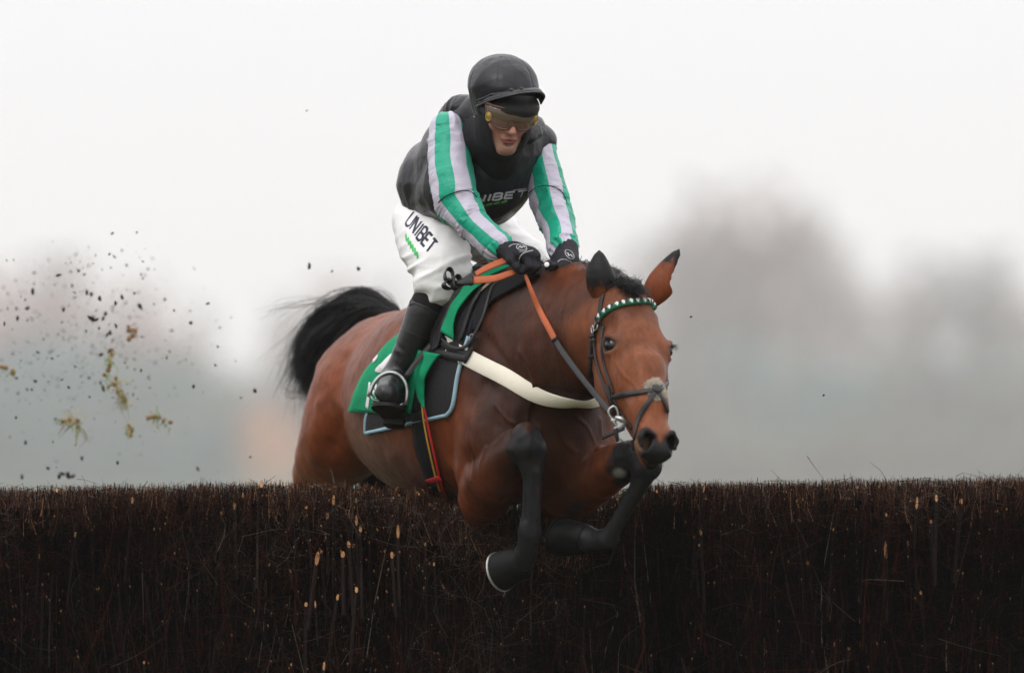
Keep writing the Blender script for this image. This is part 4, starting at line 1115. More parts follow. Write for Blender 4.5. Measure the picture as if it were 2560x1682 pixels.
# black hood and collar round the neck and jaw
n_ = Clay()
n_.ell(fp(0, -.022, -.02), (.089, .098, .10), BF, .03); n_.ell(fp(0, .004, -.085), (.070, .084, .055), BF, .03)
n_.chain([fp(0, -.01, -.075), P(1232, 350, -.10)], [.083, .10], .05)
n_.chain([P(1222, 345, -.12), P(1250, 405, -.13)], [.085, .06], .05)
for u_, r_ in ((.03, .058), (-.01, .060), (-.035, .059), (-.06, .054), (-.082, .045), (-.102, .033)): n_.cone(fp(0, .030, u_), fp(0, .25, u_), r_, r_, .010, sub=True)
NV, NF = n_.build(.0036); NV = cloth_wrinkle(NV, NF, .0018, .03, 8)
obj("hood", on(rider, NV), NF, M_blackcloth, rider)
# collar flap of the jacket standing by the neck
for pts in ([(1130, 276, .0), (1160, 272, -.05), (1182, 304, -.11), (1176, 345, -.15)], [(1345, 308, -.02), (1334, 322, -.08), (1322, 350, -.14)]):
    k_ = Clay(); k_.chain([P(*q) for q in pts], [.030, .036, .028, .014] if len(pts) == 4 else [.016, .020, .012], .03, n=8); V, F = k_.build(.004); V = cloth_wrinkle(V, F, .005, .04, 4)
    obj("collar", on(rider, V), F, M_satin, rider)
# ---- sleeves
def sleeve(pts, rad, seed):
    s_ = Clay(); s_.chain(pts, rad, .006, n=16); V, F = s_.build(.0036)
    ax = spline(pts, 60); tg = np.gradient(ax, axis=0); tg /= np.linalg.norm(tg, axis=1, keepdims=True)
    i = np.array([np.argmin(((ax - v) ** 2).sum(1)) for v in V]) if len(V) < 1 else np.concatenate([np.argmin(((ax[None] - q[:, None]) ** 2).sum(2), 1) for q in np.array_split(V, 40)])
    tt = i / 59.0
    q = V - ax[i]; t_ = tg[i]; q = q - t_ * (q * t_).sum(1, keepdims=True)
    e1 = np.array([0, -1.0, .12]) - t_ * (t_ @ np.array([0, -1.0, .12]))[:, None]; e1 /= np.linalg.norm(e1, axis=1, keepdims=True); e2 = np.cross(t_, e1); e2 *= np.sign(e2[:, [0]] + 1e-9)
    cs, sn = (q * e1).sum(1), (q * e2).sum(1); an = np.arctan2(sn, cs)
    L = np.linalg.norm(np.diff(ax, axis=0), axis=1).sum(); sl = tt * L
    # folds: rings round the arm, deeper at the elbow and the cuff
    w = .35 + 1.0 * np.exp(-((tt - .52) / .13) ** 2) + .8 * smooth(.82, 1, tt) + .5 * smooth(.2, .0, tt)
    fold = noise(np.stack([sl / .030 + .5 * np.sin(an * 1.0 + seed), np.cos(an) * 1.1, np.sin(an) * 1.1], 1), 1.0, seed)
    fold2 = noise(np.stack([sl / .013, np.cos(an) * 1.6, np.sin(an) * 1.6], 1), 1.0, seed + 3)
    rdg = 1 - 2 * np.abs(noise(np.stack([sl / .034 + .8 * np.sin(an + seed), np.cos(an) * .9, np.sin(an) * .9], 1), 1.0, seed + 6))
    gather = np.cos(an * 14 + seed) * smooth(.86, 1.0, tt)
    V2 = V + vnormals(V, F) * (.0060 * w * (fold + .4 * fold2) + .0062 * w * np.maximum(rdg, 0) ** 2.2 + .0022 * gather)[:, None]
    an = an + .10 * noise(np.stack([sl / .05, np.cos(an), np.sin(an)], 1), 1.0, seed + 9) * w
    o = obj("sleeve", on(rider, V2), F, M_sleeve, rider); set_float(o, np.cos(an), "round_cos"); set_float(o, np.sin(an), "round_sin")
    return Skin(V2, F), o
SLR, slr_o = sleeve([SH_R + [0.0, .0, .02], P(1124, 400, -.15), P(1132, 460, -.20), EL_R, P(1176, 553, -.26), P(1207, 583, -.285), P(1236, 610, -.30), P(1241, 616, -.303)], [.064, .071, .073, .071, .055, .049, .052, .044], 1)
SLL, sll_o = sleeve([SH_L + [.002, .0, .005], P(1354, 396, .03), P(1363, 447, .0), EL_L, P(1389, 545, -.09), P(1400, 580, -.14), P(1406, 612, -.19), P(1411, 622, -.21)], [.046, .052, .061, .063, .057, .050, .052, .046], 2)
for S_k, px, so in ((SLR, [(1096, 506), (1112, 492), (1140, 480), (1165, 476), (1184, 484), (1192, 494)], slr_o), (SLL, [(1322, 484), (1335, 472), (1360, 464), (1388, 468), (1408, 484), (1417, 504)], sll_o)):
    p, nn = S_k.path(px, 22, .0008); V, F = ribbon(p, nn, .003, .0015)
    obj("seam", np.array(V) - np.array(rider.location), F, M_blackcloth, so)
# ---- breeches
w_ = Clay()
w_.chain([P(1068, 548, .40), P(1072, 585, .30), P(1090, 630, .16), P(1108, 675, .05)], [.104, .108, .104, .088], .02, n=10)
w_.chain([P(1108, 675, .05), P(1094, 708, .03), P(1080, 728, .05)], [.084, .066, .052], .03)
w_.ell(P(1065, 560, .44), (.105, .12, .085), None, .05)
w_.chain([P(1100, 545, .5), P(1200, 560, .55)], [.11, .11], .06)
w_.chain([P(1215, 580, .5), P(1287, 640, .33), P(1345, 690, .28), KN_L], [.098, .083, .075, .058], .01, n=10)
WV, WF = w_.build(.0045)
tt_ = smooth(640, 720, project(WV)[1]); WV = cloth_wrinkle(WV, WF, .0042, .085, 6); _pu, _pv = project(WV); _cr = np.abs(noise(np.stack([WV[:, 0] * 5 + WV[:, 2] * 9, WV[:, 1] * 4, WV[:, 2] * 22 - WV[:, 0] * 10], -1), 1.0, 31)); WV = WV + vnormals(WV, WF) * (.006 * (1 - 2.2 * _cr).clip(-.4, 1) * (.25 + smooth(600, 700, _pv) + smooth(1110, 1180, _pu)))[:, None]; WV = WV + vnormals(WV, WF) * (.004 * tt_ * noise(WV * np.array([.6, .6, 2.2]), .05, 3))[:, None]
breeches = obj("breeches", on(rider, WV), WF, M_white, rider); SB = Skin(WV, WF)
# ---- boots
def boot(kn, mid, an, heel, toe, sole_n):
    k_ = Clay(); kn, mid, an, heel, toe = map(np.asarray, (kn, mid, an, heel, toe))
    k_.chain([kn, kn * .6 + mid * .4, mid, mid * .5 + an * .5, an], [.056, .055, .052, .045, .036], .006, n=12)
    k_.chain([an, an * .35 + toe * .65, toe], [.036, .034, .035], .02, ax=np.cross(nrm(toe - an), nrm(an - mid)), sq=1.12)
    k_.chain([an, heel], [.035, .033], .02)
    V, F = k_.build(.004)
    ax = nrm(an - kn); s = (V - kn) @ ax; d, t = seg_dist(V, mid, an)
    V = V + vnormals(V, F) * (.0034 * smooth(-.02, .08, (V - mid) @ ax) * smooth(.16, .02, (V - an) @ ax) * noise(np.stack([((V - kn) @ ax) / .016, V[:, 0] / .06, V[:, 1] / .06], 1), 1.0, 5))[:, None]
    o = obj("boot", on(rider, V), F, M_leather, rider)
    # sole: welted slab under the foot
    f = nrm(toe - heel); n = nrm(sole_n - f * np.dot(sole_n, f)); sd = np.cross(f, n); Ls = np.linalg.norm(toe - heel) + .055; c0 = heel - f * .03 + n * .034
    prof = [(0, .026), (.12, .038), (.3, .038), (.45, .038), (.7, .052), (.88, .048), (1.0, .022)]
    pl = [(a * Ls, w) for a, w in prof] + [(a * Ls, -w) for a, w in prof[::-1]]
    pp = spline([c0 + f * a + sd * w for a, w in pl], 44, True)
    V = np.vstack([pp, pp + n * .012]); m = len(pp)
    F = [tuple(range(m - 1, -1, -1)), tuple(m + j for j in range(m))] + [(j, (j + 1) % m, m + (j + 1) % m, m + j) for j in range(m)]
    obj("sole", np.array(V) - np.array(rider.location), F, M_rubber, o, smooth_=False)
    hp = spline([c0 + f * a + sd * w + n * .012 for a, w in ((0, .026), (.06, .034), (.075, .030), (.075, -.030), (.06, -.034), (0, -.026))], 20, True)
    V = np.vstack([hp, hp + n * .018]); m = 20
    F = [tuple(range(m - 1, -1, -1)), tuple(m + j for j in range(m))] + [(j, (j + 1) % m, m + (j + 1) % m, m + j) for j in range(m)]
    obj("heel", np.array(V) - np.array(rider.location), F, M_rubber, o, smooth_=False)
    return o, Skin(*k_.build(.006))
FTH, FTT = P(990, 1020, .12), P(966, 984, -.09)
boot_r, SBT = boot(P(1064, 768, .045), P(1038, 835, .06), P(988, 938, .10), FTH, FTT, np.array([-.12, -.50, -1.0]))
boot_l, _ = boot(P(1405, 790, .29), P(1425, 850, .31), P(1450, 950, .34), P(1452, 990, .38), P(1455, 1000, .16), np.array([.12, -.5, -1.0]))
# the black knee part of the boot under the breeches' hem, turned-down top and its stud
k_ = Clay(); k_.chain([P(1092, 715, .035), P(1064, 768, .045)], [.057, .056], .01); V, F = k_.build(.004)
obj("knee_sock", on(rider, V), F, M_blackcloth, rider)
p = [P(*q) for q in ((1026, 757, .0), (1034, 747, -.02), (1060, 757, -.03), (1090, 775, -.025), (1104, 787, 0))]
cf, nf_ = SBT.path([(1024, 764), (1034, 757), (1060, 766), (1085, 780), (1102, 790)], 16, .001); V, F = ribbon(cf, nf_, .006, .003)
obj("boot_top", np.array(V) - np.array(rider.location), F, M_leather, boot_r)
V, F = ball(P(1028, 757, .03), (.006, .008, .011), None, 10, 6); obj("stud", V - np.array(rider.location), F, M_blackcloth, boot_r)
cf, nf_ = SBT.path([(1003, 823), (1030, 833), (1058, 845), (1072, 850)], 14, .0006); V, F = ribbon(cf, nf_, .003, .002)
obj("seam", np.array(V) - np.array(rider.location), F, M_leather, boot_r)
# ---- gloves
def glove(H, D, ts, cuff_r):
    k_ = Clay(); hand(k_, *H, D, ts, .0035)
    x = nrm(H[1] - H[0]); k_.chain([H[0] - x * .028, H[0] + x * .012], [cuff_r, cuff_r * .92], .008)
    V, F = k_.build(.0026); V = cloth_wrinkle(V, F, .0010, .02, 2)
    o = obj("glove", on(rider, V), F, M_glove, rider)
    return o, Skin(V, F)
gl_r, SGR = glove(HR, DR, np.array([.4, -.3, 0.1]), .036)
gl_l, SGL = glove(HL_, DL, np.array([-1, -.2, 0]), .036)
def stroke(Sk, px, w, m, parent, base, name="lettering", n=12, lift=.0006, thick=.0006):
    p, nn = Sk.path(px, n, lift, sm=1); V, F = ribbon(p, nn, w, thick)
    return obj(name, np.array(V) - np.array(base.location), F, m, parent)
def merge_strokes(Sk, strokes, m, parent, base, name, lift=.0008, thick=.0006):
    parts = []
    for px, w in strokes:
        p, nn = Sk.path(px, max(6, 5 * len(px)), lift, sm=1); parts.append(ribbon(p, nn, w, thick))
    V, F = join(parts); return obj(name, V - np.array(base.location), F, m, parent)
def ring_px(cx, cy, rx, ry, rot=0, n=14):
    return [(cx + rx * math.cos(t) * math.cos(rot) - ry * math.sin(t) * math.sin(rot), cy + rx * math.cos(t) * math.sin(rot) + ry * math.sin(t) * math.cos(rot)) for t in np.linspace(0, 2 * math.pi, n)]
# piping and round badge on each glove
merge_strokes(SGR, [([(1272, 617), (1282, 611), (1300, 611), (1316, 614)], .003), ([(1297, 684 - 28), (1299, 645), (1304, 637), (1315, 630), (1332, 626)], .003), ([(1318, 622), (1312, 628), (1298, 629)], .002)], M_greyprint, gl_r, rider, "piping")
merge_strokes(SGR, [(ring_px(1304, 618, 13, 7, .1), .0022), ([(1296, 620), (1301, 615), (1304, 620), (1309, 615), (1313, 619)], .004)], M_greyprint, gl_r, rider, "badge")
merge_strokes(SGL, [(ring_px(1424, 636, 14, 8, .8), .0022), ([(1416, 632), (1421, 634), (1421, 639), (1428, 637), (1431, 643)], .004)], M_greyprint, gl_l, rider, "badge")
merge_strokes(SGL, [([(1394, 655), (1402, 649), (1418, 650), (1436, 661)], .003)], M_greyprint, gl_l, rider, "piping")
# ---- helmet under its black silk cover
h_ = Clay(); HCt = P(1258, 212, -.245)
h_.ell(HCt, (.1135, .131, .096), BF, .02); h_.chain([HCt + [0, 0, -.02], HCt + [-.004, 0.0, -.055]], [.106, .101], .03)
h_.ell(fp(0, .10, -.005), (.095, .10, .060), BF, .02, sub=True)
HVv, HFf = h_.build(.0042); HVv = cloth_wrinkle(HVv, HFf, .0022, .06, 12); _lw = HVv - HCt; _az = np.arctan2(_lw[:, 0], -_lw[:, 1]); HVv = HVv + vnormals(HVv, HFf) * (.0024 * smooth(.02, -.06, _lw[:, 2]) * noise(np.stack([_az * 7, _lw[:, 2] * 9, _az * 0], -1), 1.0, 44) - .0016 * np.exp(-(np.abs((_az * 3 / math.pi + .12) % 1 - .5) - .5) ** 2 / .0009) * smooth(-.06, .0, _lw[:, 2]))[:, None]
helmet = obj("helmet", on(rider, HVv), HFf, M_satin, rider); SH = Skin(HVv, HFf)
V, F = ball(P(1259, 139.5, -.245), (.014, .014, .006), None, 12, 6); obj("button", V - np.array(rider.location), F, M_satin, helmet)
for px in ([(1260, 143), (1275, 158), (1284, 185), (1289, 218)], [(1255, 142), (1225, 152), (1199, 178), (1184, 215), (1180, 250)], [(1264, 142), (1295, 150), (1322, 175), (1338, 212)]):
    p, nn = SH.path(px, 20, -.0008); V, F = tube(p, .0012, 6); obj("seam", V - np.array(rider.location), F, M_blackcloth, helmet)
# bow of the cover's tape
k_ = Clay()
for q in ([(1262, 232, -.385), (1278, 226, -.40), (1290, 230, -.40)], [(1290, 230, -.40), (1303, 223, -.40), (1316, 229, -.39)], [(1290, 230, -.40), (1280, 238, -.40)], [(1195, 252, -.33), (1230, 238, -.37), (1265, 232, -.385)]):
    k_.chain([P(*x) for x in q], [.004, .006, .004], .004)
V, F = k_.build(.002); obj("bow", V - np.array(rider.location), F, M_satin, helmet)
# the brim: a thin curved peak
out = spline([P(*q) for q in ((1187, 268, -.28), (1200, 262, -.33), (1225, 252, -.385), (1260, 243, -.42), (1295, 235, -.43), (1330, 231, -.41), (1353, 232, -.375), (1361, 242, -.335), (1352, 260, -.29))], 40)
inn = spline([P(*q) for q in ((1186, 262, -.265), (1200, 250, -.315), (1228, 240, -.35), (1262, 232, -.372), (1295, 226, -.375), (1322, 222, -.36), (1338, 222, -.33), (1344, 228, -.295), (1342, 246, -.26))], 40)
G = np.stack([inn, inn * .5 + out * .5 + [0, 0, .006], out], 0); N = grid_normals(G); N[..., 2] = np.abs(N[..., 2]); V, F = sheet(G - N * .002, N * 1.0, .0045)
obj("brim", V - np.array(rider.location), F, M_satin, helmet)
V, F = tube(out, .0033, 8); obj("brim_edge", V - np.array(rider.location), F, M_leather, helmet)
k_ = Clay(); k_.ell(P(1274, 260, -.29), (.099, .114, .058), BF, .02); k_.ell(fp(0, .03, -.095), (.085, .085, .055), BF, .01, sub=True)
V, F = k_.build(.003); obj("peak", on(rider, V), F, M_rubber, rider)
# chin strap buckles at the side
for q in ([(1181, 262, -.27), (1186, 268, -.275)], [(1187, 279, -.27), (1191, 283, -.27)], [(1184, 291, -.26), (1190, 296, -.26)]):
    V, F = tube([P(*x) for x in q], .0018, 6); obj("strap_buckle", V - np.array(rider.location), F, M_steel, rider)
# ---- goggles
M_lens = mat("goggle_lens", (.17, .12, .08), .04, .9, alpha=.38)
M_gframe = mat("brown_goggle_rim", (.10, .035, .025), .3, .5)
M_brass = mat("brass_vent", (.60, .42, .12), .35, .5, metal=.8)
def gp(s, u, e=0.0):       # the goggles' curved front
    return fp(s, .114 - 5.8 * s * s - 900 * s ** 4 * .04 + e, u)
top = [gp(s, .034 + .0 * s) for s in np.linspace(-.088, .088, 29)]
botz = lambda s: -.036 + .021 * math.exp(-((s - .0) / .0125) ** 2) + .020 * float(smooth(.045, .088, abs(s)))
bot = [gp(s, float(botz(s))) for s in np.linspace(-.088, .088, 29)]
G = np.stack([np.array(top) * (1 - t) + np.array(bot) * t + FD * (.010 * math.sin(math.pi * t)) for t in np.linspace(0, 1, 7)], 0)
gog = thing("goggles_holder", "", ""); bpy.data.objects.remove(gog)
V, F = sheet(G, grid_normals(G), .0015); lens = obj("goggles", V - np.array(rider.location), F, M_lens, rider)
rim_ = np.vstack([np.array(top), np.array(bot)[::-1]]); V, F = tube(spline(rim_[::2], 90, True), .0042, 8, n=90, closed=True); obj("goggle_rim", V - np.array(rider.location), F, M_gframe, lens)
for s in (-1, 1):
    ctr = gp(s * .077, -.004) + FS * s * .003 + FD * .006; ax_ = nrm(FD * .75 + FS * s * .66); e1 = nrm(np.cross(ax_, FU)); e2 = np.cross(ax_, e1)
    V, F = ball(ctr, (.0105, .0140, .0032), np.stack([e1, e2, ax_]), 16, 6); obj("vent", V - np.array(rider.location), F, M_brass, lens)
    rr_ = [ctr + e1 * .0105 * math.cos(a) + e2 * .014 * math.sin(a) + ax_ * .002 for a in np.linspace(0, 6.283, 17)[:-1]]; V, F = tube(rr_, .0014, 6, n=32, closed=True); obj('vent_rim', V - np.array(rider.location), F, M_brass, lens)
    p = [gp(s * .088, .0), fp(s * .092, .02, .004), fp(s * .094, -.04, .006)]; V, F = ribbon(spline(p, 10), np.tile(FS * s, (10, 1)), .02, .002)
    obj("strap", V - np.array(rider.location), F, M_blackcloth, lens)
# ---- lettering on the breeches and the jacket
UN = dict(U=[[(0, 0), (0, .75), (.12, .95), (.5, 1.0), (.8, .9), (.9, .7), (.9, 0)]], N=[[(0, 1), (0, 0)], [(0, .02), (.9, .98)], [(.9, 1), (.9, 0)]], I=[[(.2, 0), (.2, 1)]],
          B=[[(0, 0), (0, 1)], [(0, .02), (.6, .02), (.85, .25), (.6, .48), (0, .48)], [(0, .50), (.65, .50), (.92, .74), (.65, .98), (0, .98)]], E=[[(0, 0), (0, 1)], [(0, .05), (.85, .05)], [(0, .5), (.75, .5)], [(0, .95), (.85, .95)]], T=[[(0, .06), (1, .06)], [(.5, .06), (.5, 1)]])
def letters(word, o, ux, uy, w, Sk, m, parent, base, adv=None):
    o, ux, uy = map(np.array, (o, ux, uy)); x = 0.0
    for ch in word:
        st = [([tuple(o + ux * (x + a) + uy * b_) for a, b_ in s], w) for s in UN[ch]]
        merge_strokes(Sk, st, m, parent, base, "letter", .0009, .0002)
        x += (.62 if ch == 'I' else 1.22)
letters("UNIBET", (1034.5, 529.), (9.2, 11.6), (-22.5, 29.5), .0092, SB, M_navyprint, breeches, rider)
for i in range(6):
    cx, cy = 1015 + 5.5 * i, 594 + 8.7 * i
    st = [([(cx - 1, cy - 8), (cx + .5, cy), (cx + 2, cy + 8)], .0105)]
    merge_strokes(SB, st, M_greenprint, breeches, rider, "green_mark", .001)
letters("UNIBET", (1163., 494.), (24.2, -3.0), (-6.5, 17.), .0072, SV, M_greyprint, vest, rider)
for i in range(4): merge_strokes(SV, [([(1197 + 18.5 * i, 517 - 3.2 * i), (1212 + 18.5 * i, 513 - 3.2 * i)], .0085)], M_dgreenprint, vest, rider, "green_mark", .001)
merge_strokes(SV, [([(1283, 476), (1303, 473), (1318, 471)], .002)], M_greyprint, vest, rider, "print_line", .001)
merge_strokes(SV, [([(1246, 402), (1244, 430), (1242, 462)], .020)], mat("dull_black_placket", (.02, .024, .026), .6, .2), vest, rider, "placket", .0005)
# ================================================================== saddle and bridle
M_greencloth = mat("green_cloth", (.0, .24, .105), .7, .2, noise_amt=.1, noise_scale=30, bump=.004, bump_scale=22)
M_padcloth = mat("charcoal_pad", (.022, .022, .024), .8, .2, noise_amt=.15, noise_scale=80, bump=.002, bump_scale=90)
M_bluepipe = mat("pale_blue_binding", (.30, .46, .54), .6, .3, noise_amt=.15, noise_scale=60, bump=.001, bump_scale=150)
M_cream = mat("cream_webbing", (.86, .82, .70), .6, .3, noise_amt=.08, noise_scale=30, var_color=(.78, .72, .58), bump=.0008, bump_scale=200)
M_tack = mat("dark_bridle_leather", (.011, .010, .011), .42, .3, noise_amt=.3, noise_scale=60, bump=.0008, bump_scale=150)
M_tackgrey = mat("worn_grey_leather", (.017, .0165, .018), .42, .3, noise_amt=.3, noise_scale=60, bump=.0008, bump_scale=150)
M_orange = mat("orange_rein_rubber", (.40, .095, .033), .6, .3, noise_amt=.12, noise_scale=60, bump=.0012, bump_scale=260)
M_webbing = mat("black_webbing", (.010, .010, .012), .8, .2, bump=.001, bump_scale=200)
M_red = mat("red_webbing", (.48, .022, .02), .7, .25, bump=.001, bump_scale=200)
M_yellow = mat("yellow_webbing", (.52, .30, .04), .7, .25, bump=.001, bump_scale=200)
M_fleece = mat("pale_fleece", (.55, .50, .42), .9, .2, noise_amt=.25, noise_scale=80)
M_beige = mat("beige_cloth", (.30, .24, .18), .8, .2)
def patch(left, right, n, m, lift, thick, wave=0.0, seed=0, sk=None, it=3, ys=None):
    """a cloth lying on the horse between two edges drawn from top to bottom"""
    sk = sk or SK
    l, r = spline(left, n), spline(right, n); G = np.zeros((n, m, 3)); N = np.zeros((n, m, 3)); last = None
    for i in range(n):
        for j in range(m):
            t = j / (m - 1); u, v = l[i][:2] * (1 - t) + r[i][:2] * t
            h = sk.hit(u, v)
            if h is None:
                p0 = last if last is not None else P(u, v, .2); h = sk.near(P(u, v, p0[1]))
            last = h[0]; G[i, j] = h[0]; N[i, j] = h[1]
    G = smooth_grid(G, it); N = smooth_grid(N, it); N /= np.linalg.norm(N, axis=2, keepdims=True)
    if wave: G = G + N * (wave * (1 + noise(G, .05, seed)))[..., None]
    return toward(G, N, lift), N, thick
def cloth(name, left, right, n, m, lift, thick, mt, parent=None, **k):
    G, N, t = patch(left, right, n, m, lift, thick, **k); V, F = sheet(G, N, t)
    return obj(name, on(parent, V) if parent else V, F, mt, parent), G, N
def strap(name, px, w, mt, parent, n=24, lift=.002, thick=.003, sk=None, sm=2):
    p, nn = (sk or SK).path(px, n, lift, sm=sm); V, F = ribbon(p, nn, w, thick)
    return obj(name, on(parent, V), F, mt, parent)
def at0(t, u, v, y): t.location = P(u, v, y); return t
# ---- saddle pad
pad = at0(thing("saddle_pad", "charcoal saddle pad bound in pale blue under the racing saddle", "saddle pad"), 1060, 950, .1)
Lp = [(1130, 700), (1075, 780), (1010, 880), (945, 985), (921, 1040), (918, 1081)]
Rp = [(1228, 690), (1200, 765), (1172, 850), (1148, 935), (1136, 1015), (1120, 1037)]
_, G, N = cloth("pad", Lp, Rp, 30, 22, .002, .010, M_padcloth, pad)
# the far half of the pad on the horse's other side
def around(s, a, r=.7):
    """the skin of the trunk at station s (m along the body from the girth) and angle a (0 = top, + = right side)"""
    c0 = P(1225, 965, .25) - H_F * s; d = H_R * math.sin(a) + H_U * math.cos(a)
    q = SK.t.ray_cast(Vector(c0 + d * r), Vector(-d)); 
    if q[0] is None: return c0 + d * .3, d
    return np.array(q[0]), d
def side_cloth(name, s0, s1, a0, a1, lift, thick, mt, parent, n=14, m=10):
    G = np.zeros((n, m, 3)); N = np.zeros((n, m, 3))
    for i in range(n):
        for j in range(m):
            G[i, j], N[i, j] = around(s0 + (s1 - s0) * j / (m - 1), a0 + (a1 - a0) * i / (n - 1))
    G = smooth_grid(G, 2); V, F = sheet(G + N * lift, N, thick); return obj(name, on(parent, V), F, mt, parent)
side_cloth("pad", -.06, .40, .12, -1.75, .002, .010, M_padcloth, pad)
edge = np.vstack([G[4:, -1], G[-1, ::-1][1:], G[::-1, 0][1:8]]) + np.vstack([N[4:, -1], N[-1, ::-1][1:], N[::-1, 0][1:8]]) * .006
V, F = tube(edge[7:], .0075, 8, n=120); obj("binding", on(pad, V), F, M_bluepipe, pad)
V, F = tube(edge[:8], .0075, 8, n=30); obj("binding", on(pad, V), F, mat("navy_binding", (.008, .010, .022), .7, .2), pad)
# ---- black pad over the withers
wp = at0(thing("wither_pad", "black wither pad at the front of the saddle under the reins", "wither pad"), 1230, 720, .0)
cloth("pad", [(1186, 672), (1196, 740), (1190, 800), (1186, 826)], [(1352, 690), (1282, 728), (1225, 762), (1198, 826)], 18, 14, .004, .012, M_webbing, wp)
# ---- number cloth and the green cloth under the saddle
nc = at0(thing("number_cloth", "bright green number cloth with white figures behind the rider's boot", "number cloth"), 950, 950, .2)
_, G, N = cloth("cloth", [(1010, 822), (958, 876), (914, 930), (890, 985), (874, 1030)], [(1085, 790), (1066, 868), (1046, 950), (1030, 1034)], 26, 20, .014, .003, M_greencloth, nc, wave=.004, seed=3)
NSK = Skin(*(lambda V, F: (V, np.array([f for f in F if len(f) == 4])))(*sheet(G, N, .003)))
side_cloth("cloth", .12, .42, .1, -1.35, .014, .003, M_greencloth, nc)
def white(px, w, name="figure"):
    p, nn = NSK.path(px, 14, .0030, sm=1); V, F = ribbon(p, nn, w, .0008); return obj(name, on(nc, V), F, M_whiteprint, nc)
white([(938, 926), (948, 922), (960, 917), (966, 911)], [.008, .028, .036, .022]); white([(950, 924), (963, 908), (975, 893), (988, 884)], [.026, .030, .024, .020]); white([(932, 903), (938, 897), (944, 890)], .016)
white([(924, 955), (921, 990), (917, 1020)], [.012, .018, .022], "letter"); white([(924, 985), (931, 978), (938, 985)], .014, "letter"); white([(938, 954), (940, 975), (941, 995)], .014, "letter"); white([(946, 955), (949, 962)], .002, "letter"); white([(950, 955), (953, 961)], .002, "letter")
p, nn = NSK.path([(882, 1021), (920, 1026), (970, 1028), (1024, 1026)], 24, .0015); V, F = ribbon(p, nn, .0025, .0008); obj("hem", on(nc, V), F, mat("green_thread", (.0, .13, .06), .7, .2), nc)
# ---- saddle: seat, panels, flaps, girth, stirrups
sad = at0(thing("saddle", "small black racing saddle under the rider with green lining", "saddle"), 1160, 740, .3)
k_ = Clay()
st = [P(1225, 668, .02), P(1195, 690, .15), P(1150, 706, .32), P(1110, 705, .48), P(1085, 690, .58)]
k_.chain(st, [.045, .070, .085, .085, .05], .01, ax=H_U, sq=.42, n=10)
V, F = k_.build(.005); obj("seat", on(sad, V), F, M_leather, sad)
cloth("flap", [(1128, 712), (1100, 760), (1085, 810), (1078, 850), (1084, 878)], [(1176, 700), (1142, 742), (1118, 790), (1106, 835), (1096, 870)], 20, 10, .020, .006, M_leather, sad)
side_cloth("flap", -.02, .22, -.1, -1.15, .022, .006, M_leather, sad)
cloth("lining", [(1172, 708), (1142, 750), (1120, 795), (1108, 828)], [(1230, 690), (1172, 748), (1144, 795), (1137, 850)], 18, 10, .022, .004, M_greencloth, sad, wave=.006, seed=5)
cloth("lining", [(1182, 690), (1196, 682), (1220, 674)], [(1176, 716), (1205, 700), (1290, 664)], 10, 10, .030, .004, M_greencloth, sad, wave=.004, seed=6)
strap("lining_edge", [(1245, 690), (1215, 715), (1190, 740), (1170, 790), (1152, 840)], .012, M_beige, sad, lift=.020)
strap("panel", [(1205, 720), (1178, 770), (1158, 830), (1150, 850)], .018, M_tack, sad, lift=.018, thick=.006)
# loose green corner folded over the flap
cloth("lining", [(1037, 875), (1038, 905), (1041, 945), (1050, 994), (1060, 1018)], [(1110, 887), (1084, 910), (1068, 945), (1062, 980), (1064, 1018)], 22, 9, .030, .003, M_greencloth, sad, wave=.008, seed=9)
g_ = cloth("girth", [(1031, 1030), (1037, 1116), (1062, 1190), (1088, 1262), (1130, 1330)], [(1058, 1024), (1077, 1116), (1096, 1191), (1122, 1262), (1165, 1330)], 26, 5, .012, .004, M_webbing, sad)[0]
strap("girth", [(1050, 880), (1042, 950), (1044, 1030)], .034, M_webbing, sad, lift=.013, thick=.004)
strap("girth_stripe", [(1054, 1004), (1059, 1050), (1070, 1110), (1084, 1170), (1092, 1200), (1112, 1258), (1150, 1330)], .010, M_yellow, sad, lift=.026, thick=.0015, n=36)
strap("girth_stripe", [(1060, 1018), (1070, 1065), (1081, 1116), (1096, 1180), (1102, 1205), (1124, 1266), (1160, 1330)], .013, M_red, sad, lift=.0265, thick=.002, n=36)
strap("girth_keeper", [(1070, 1204), (1084, 1200), (1101, 1195)], .022, M_red, sad, lift=.031, thick=.003, n=10)
gl = [around(.0, a) for a in np.linspace(-.5, -2.9, 24)]; V, F = ribbon(np.array([q[0] for q in gl]), np.array([q[1] for q in gl]), .06, .004, lift=.012); obj("girth", on(sad, V), F, M_webbing, sad)
M_iron = mat('stirrup_iron', (.30, .32, .31), .42, .4, metal=.85, noise_amt=.35, noise_scale=50)
def stirrup(top, ctr, half_w, hgt, fwd, upv, parent):
    """iron: an arch with a flat tread"""
    fwd, upv = nrm(fwd), nrm(upv); sd = nrm(np.cross(upv, fwd)); fwd = np.cross(sd, upv)
    arch = [ctr + sd * (half_w * math.cos(a)) + upv * (hgt * (math.sin(a) ** .8 if math.sin(a) > 0 else 0)) for a in np.linspace(0, math.pi, 22)]
    base = ctr - upv * .012
    V, F = ribbon(np.array(arch), np.array([a - ctr + upv * 1e-3 for a in arch]), [.022, .018, .016, .016, .018, .022], .011)
    V2, F2 = ribbon(np.array([ctr + sd * half_w, base + sd * half_w * .8, base - sd * half_w * .8, ctr - sd * half_w]), np.tile(upv, (4, 1)), .042, .006)
    V, F = join([(V, F), (V2, F2)]); o = obj("stirrup", on(parent, V), F, M_iron, parent)
    return arch[11]
a_ = stirrup(None, P(968, 1002, -.03), .058, .092, P(968, 1006, -.3) - P(966, 1000, 0) + np.array([-.06, 0, -.05]), np.array([.24, .12, 1.0]), sad)
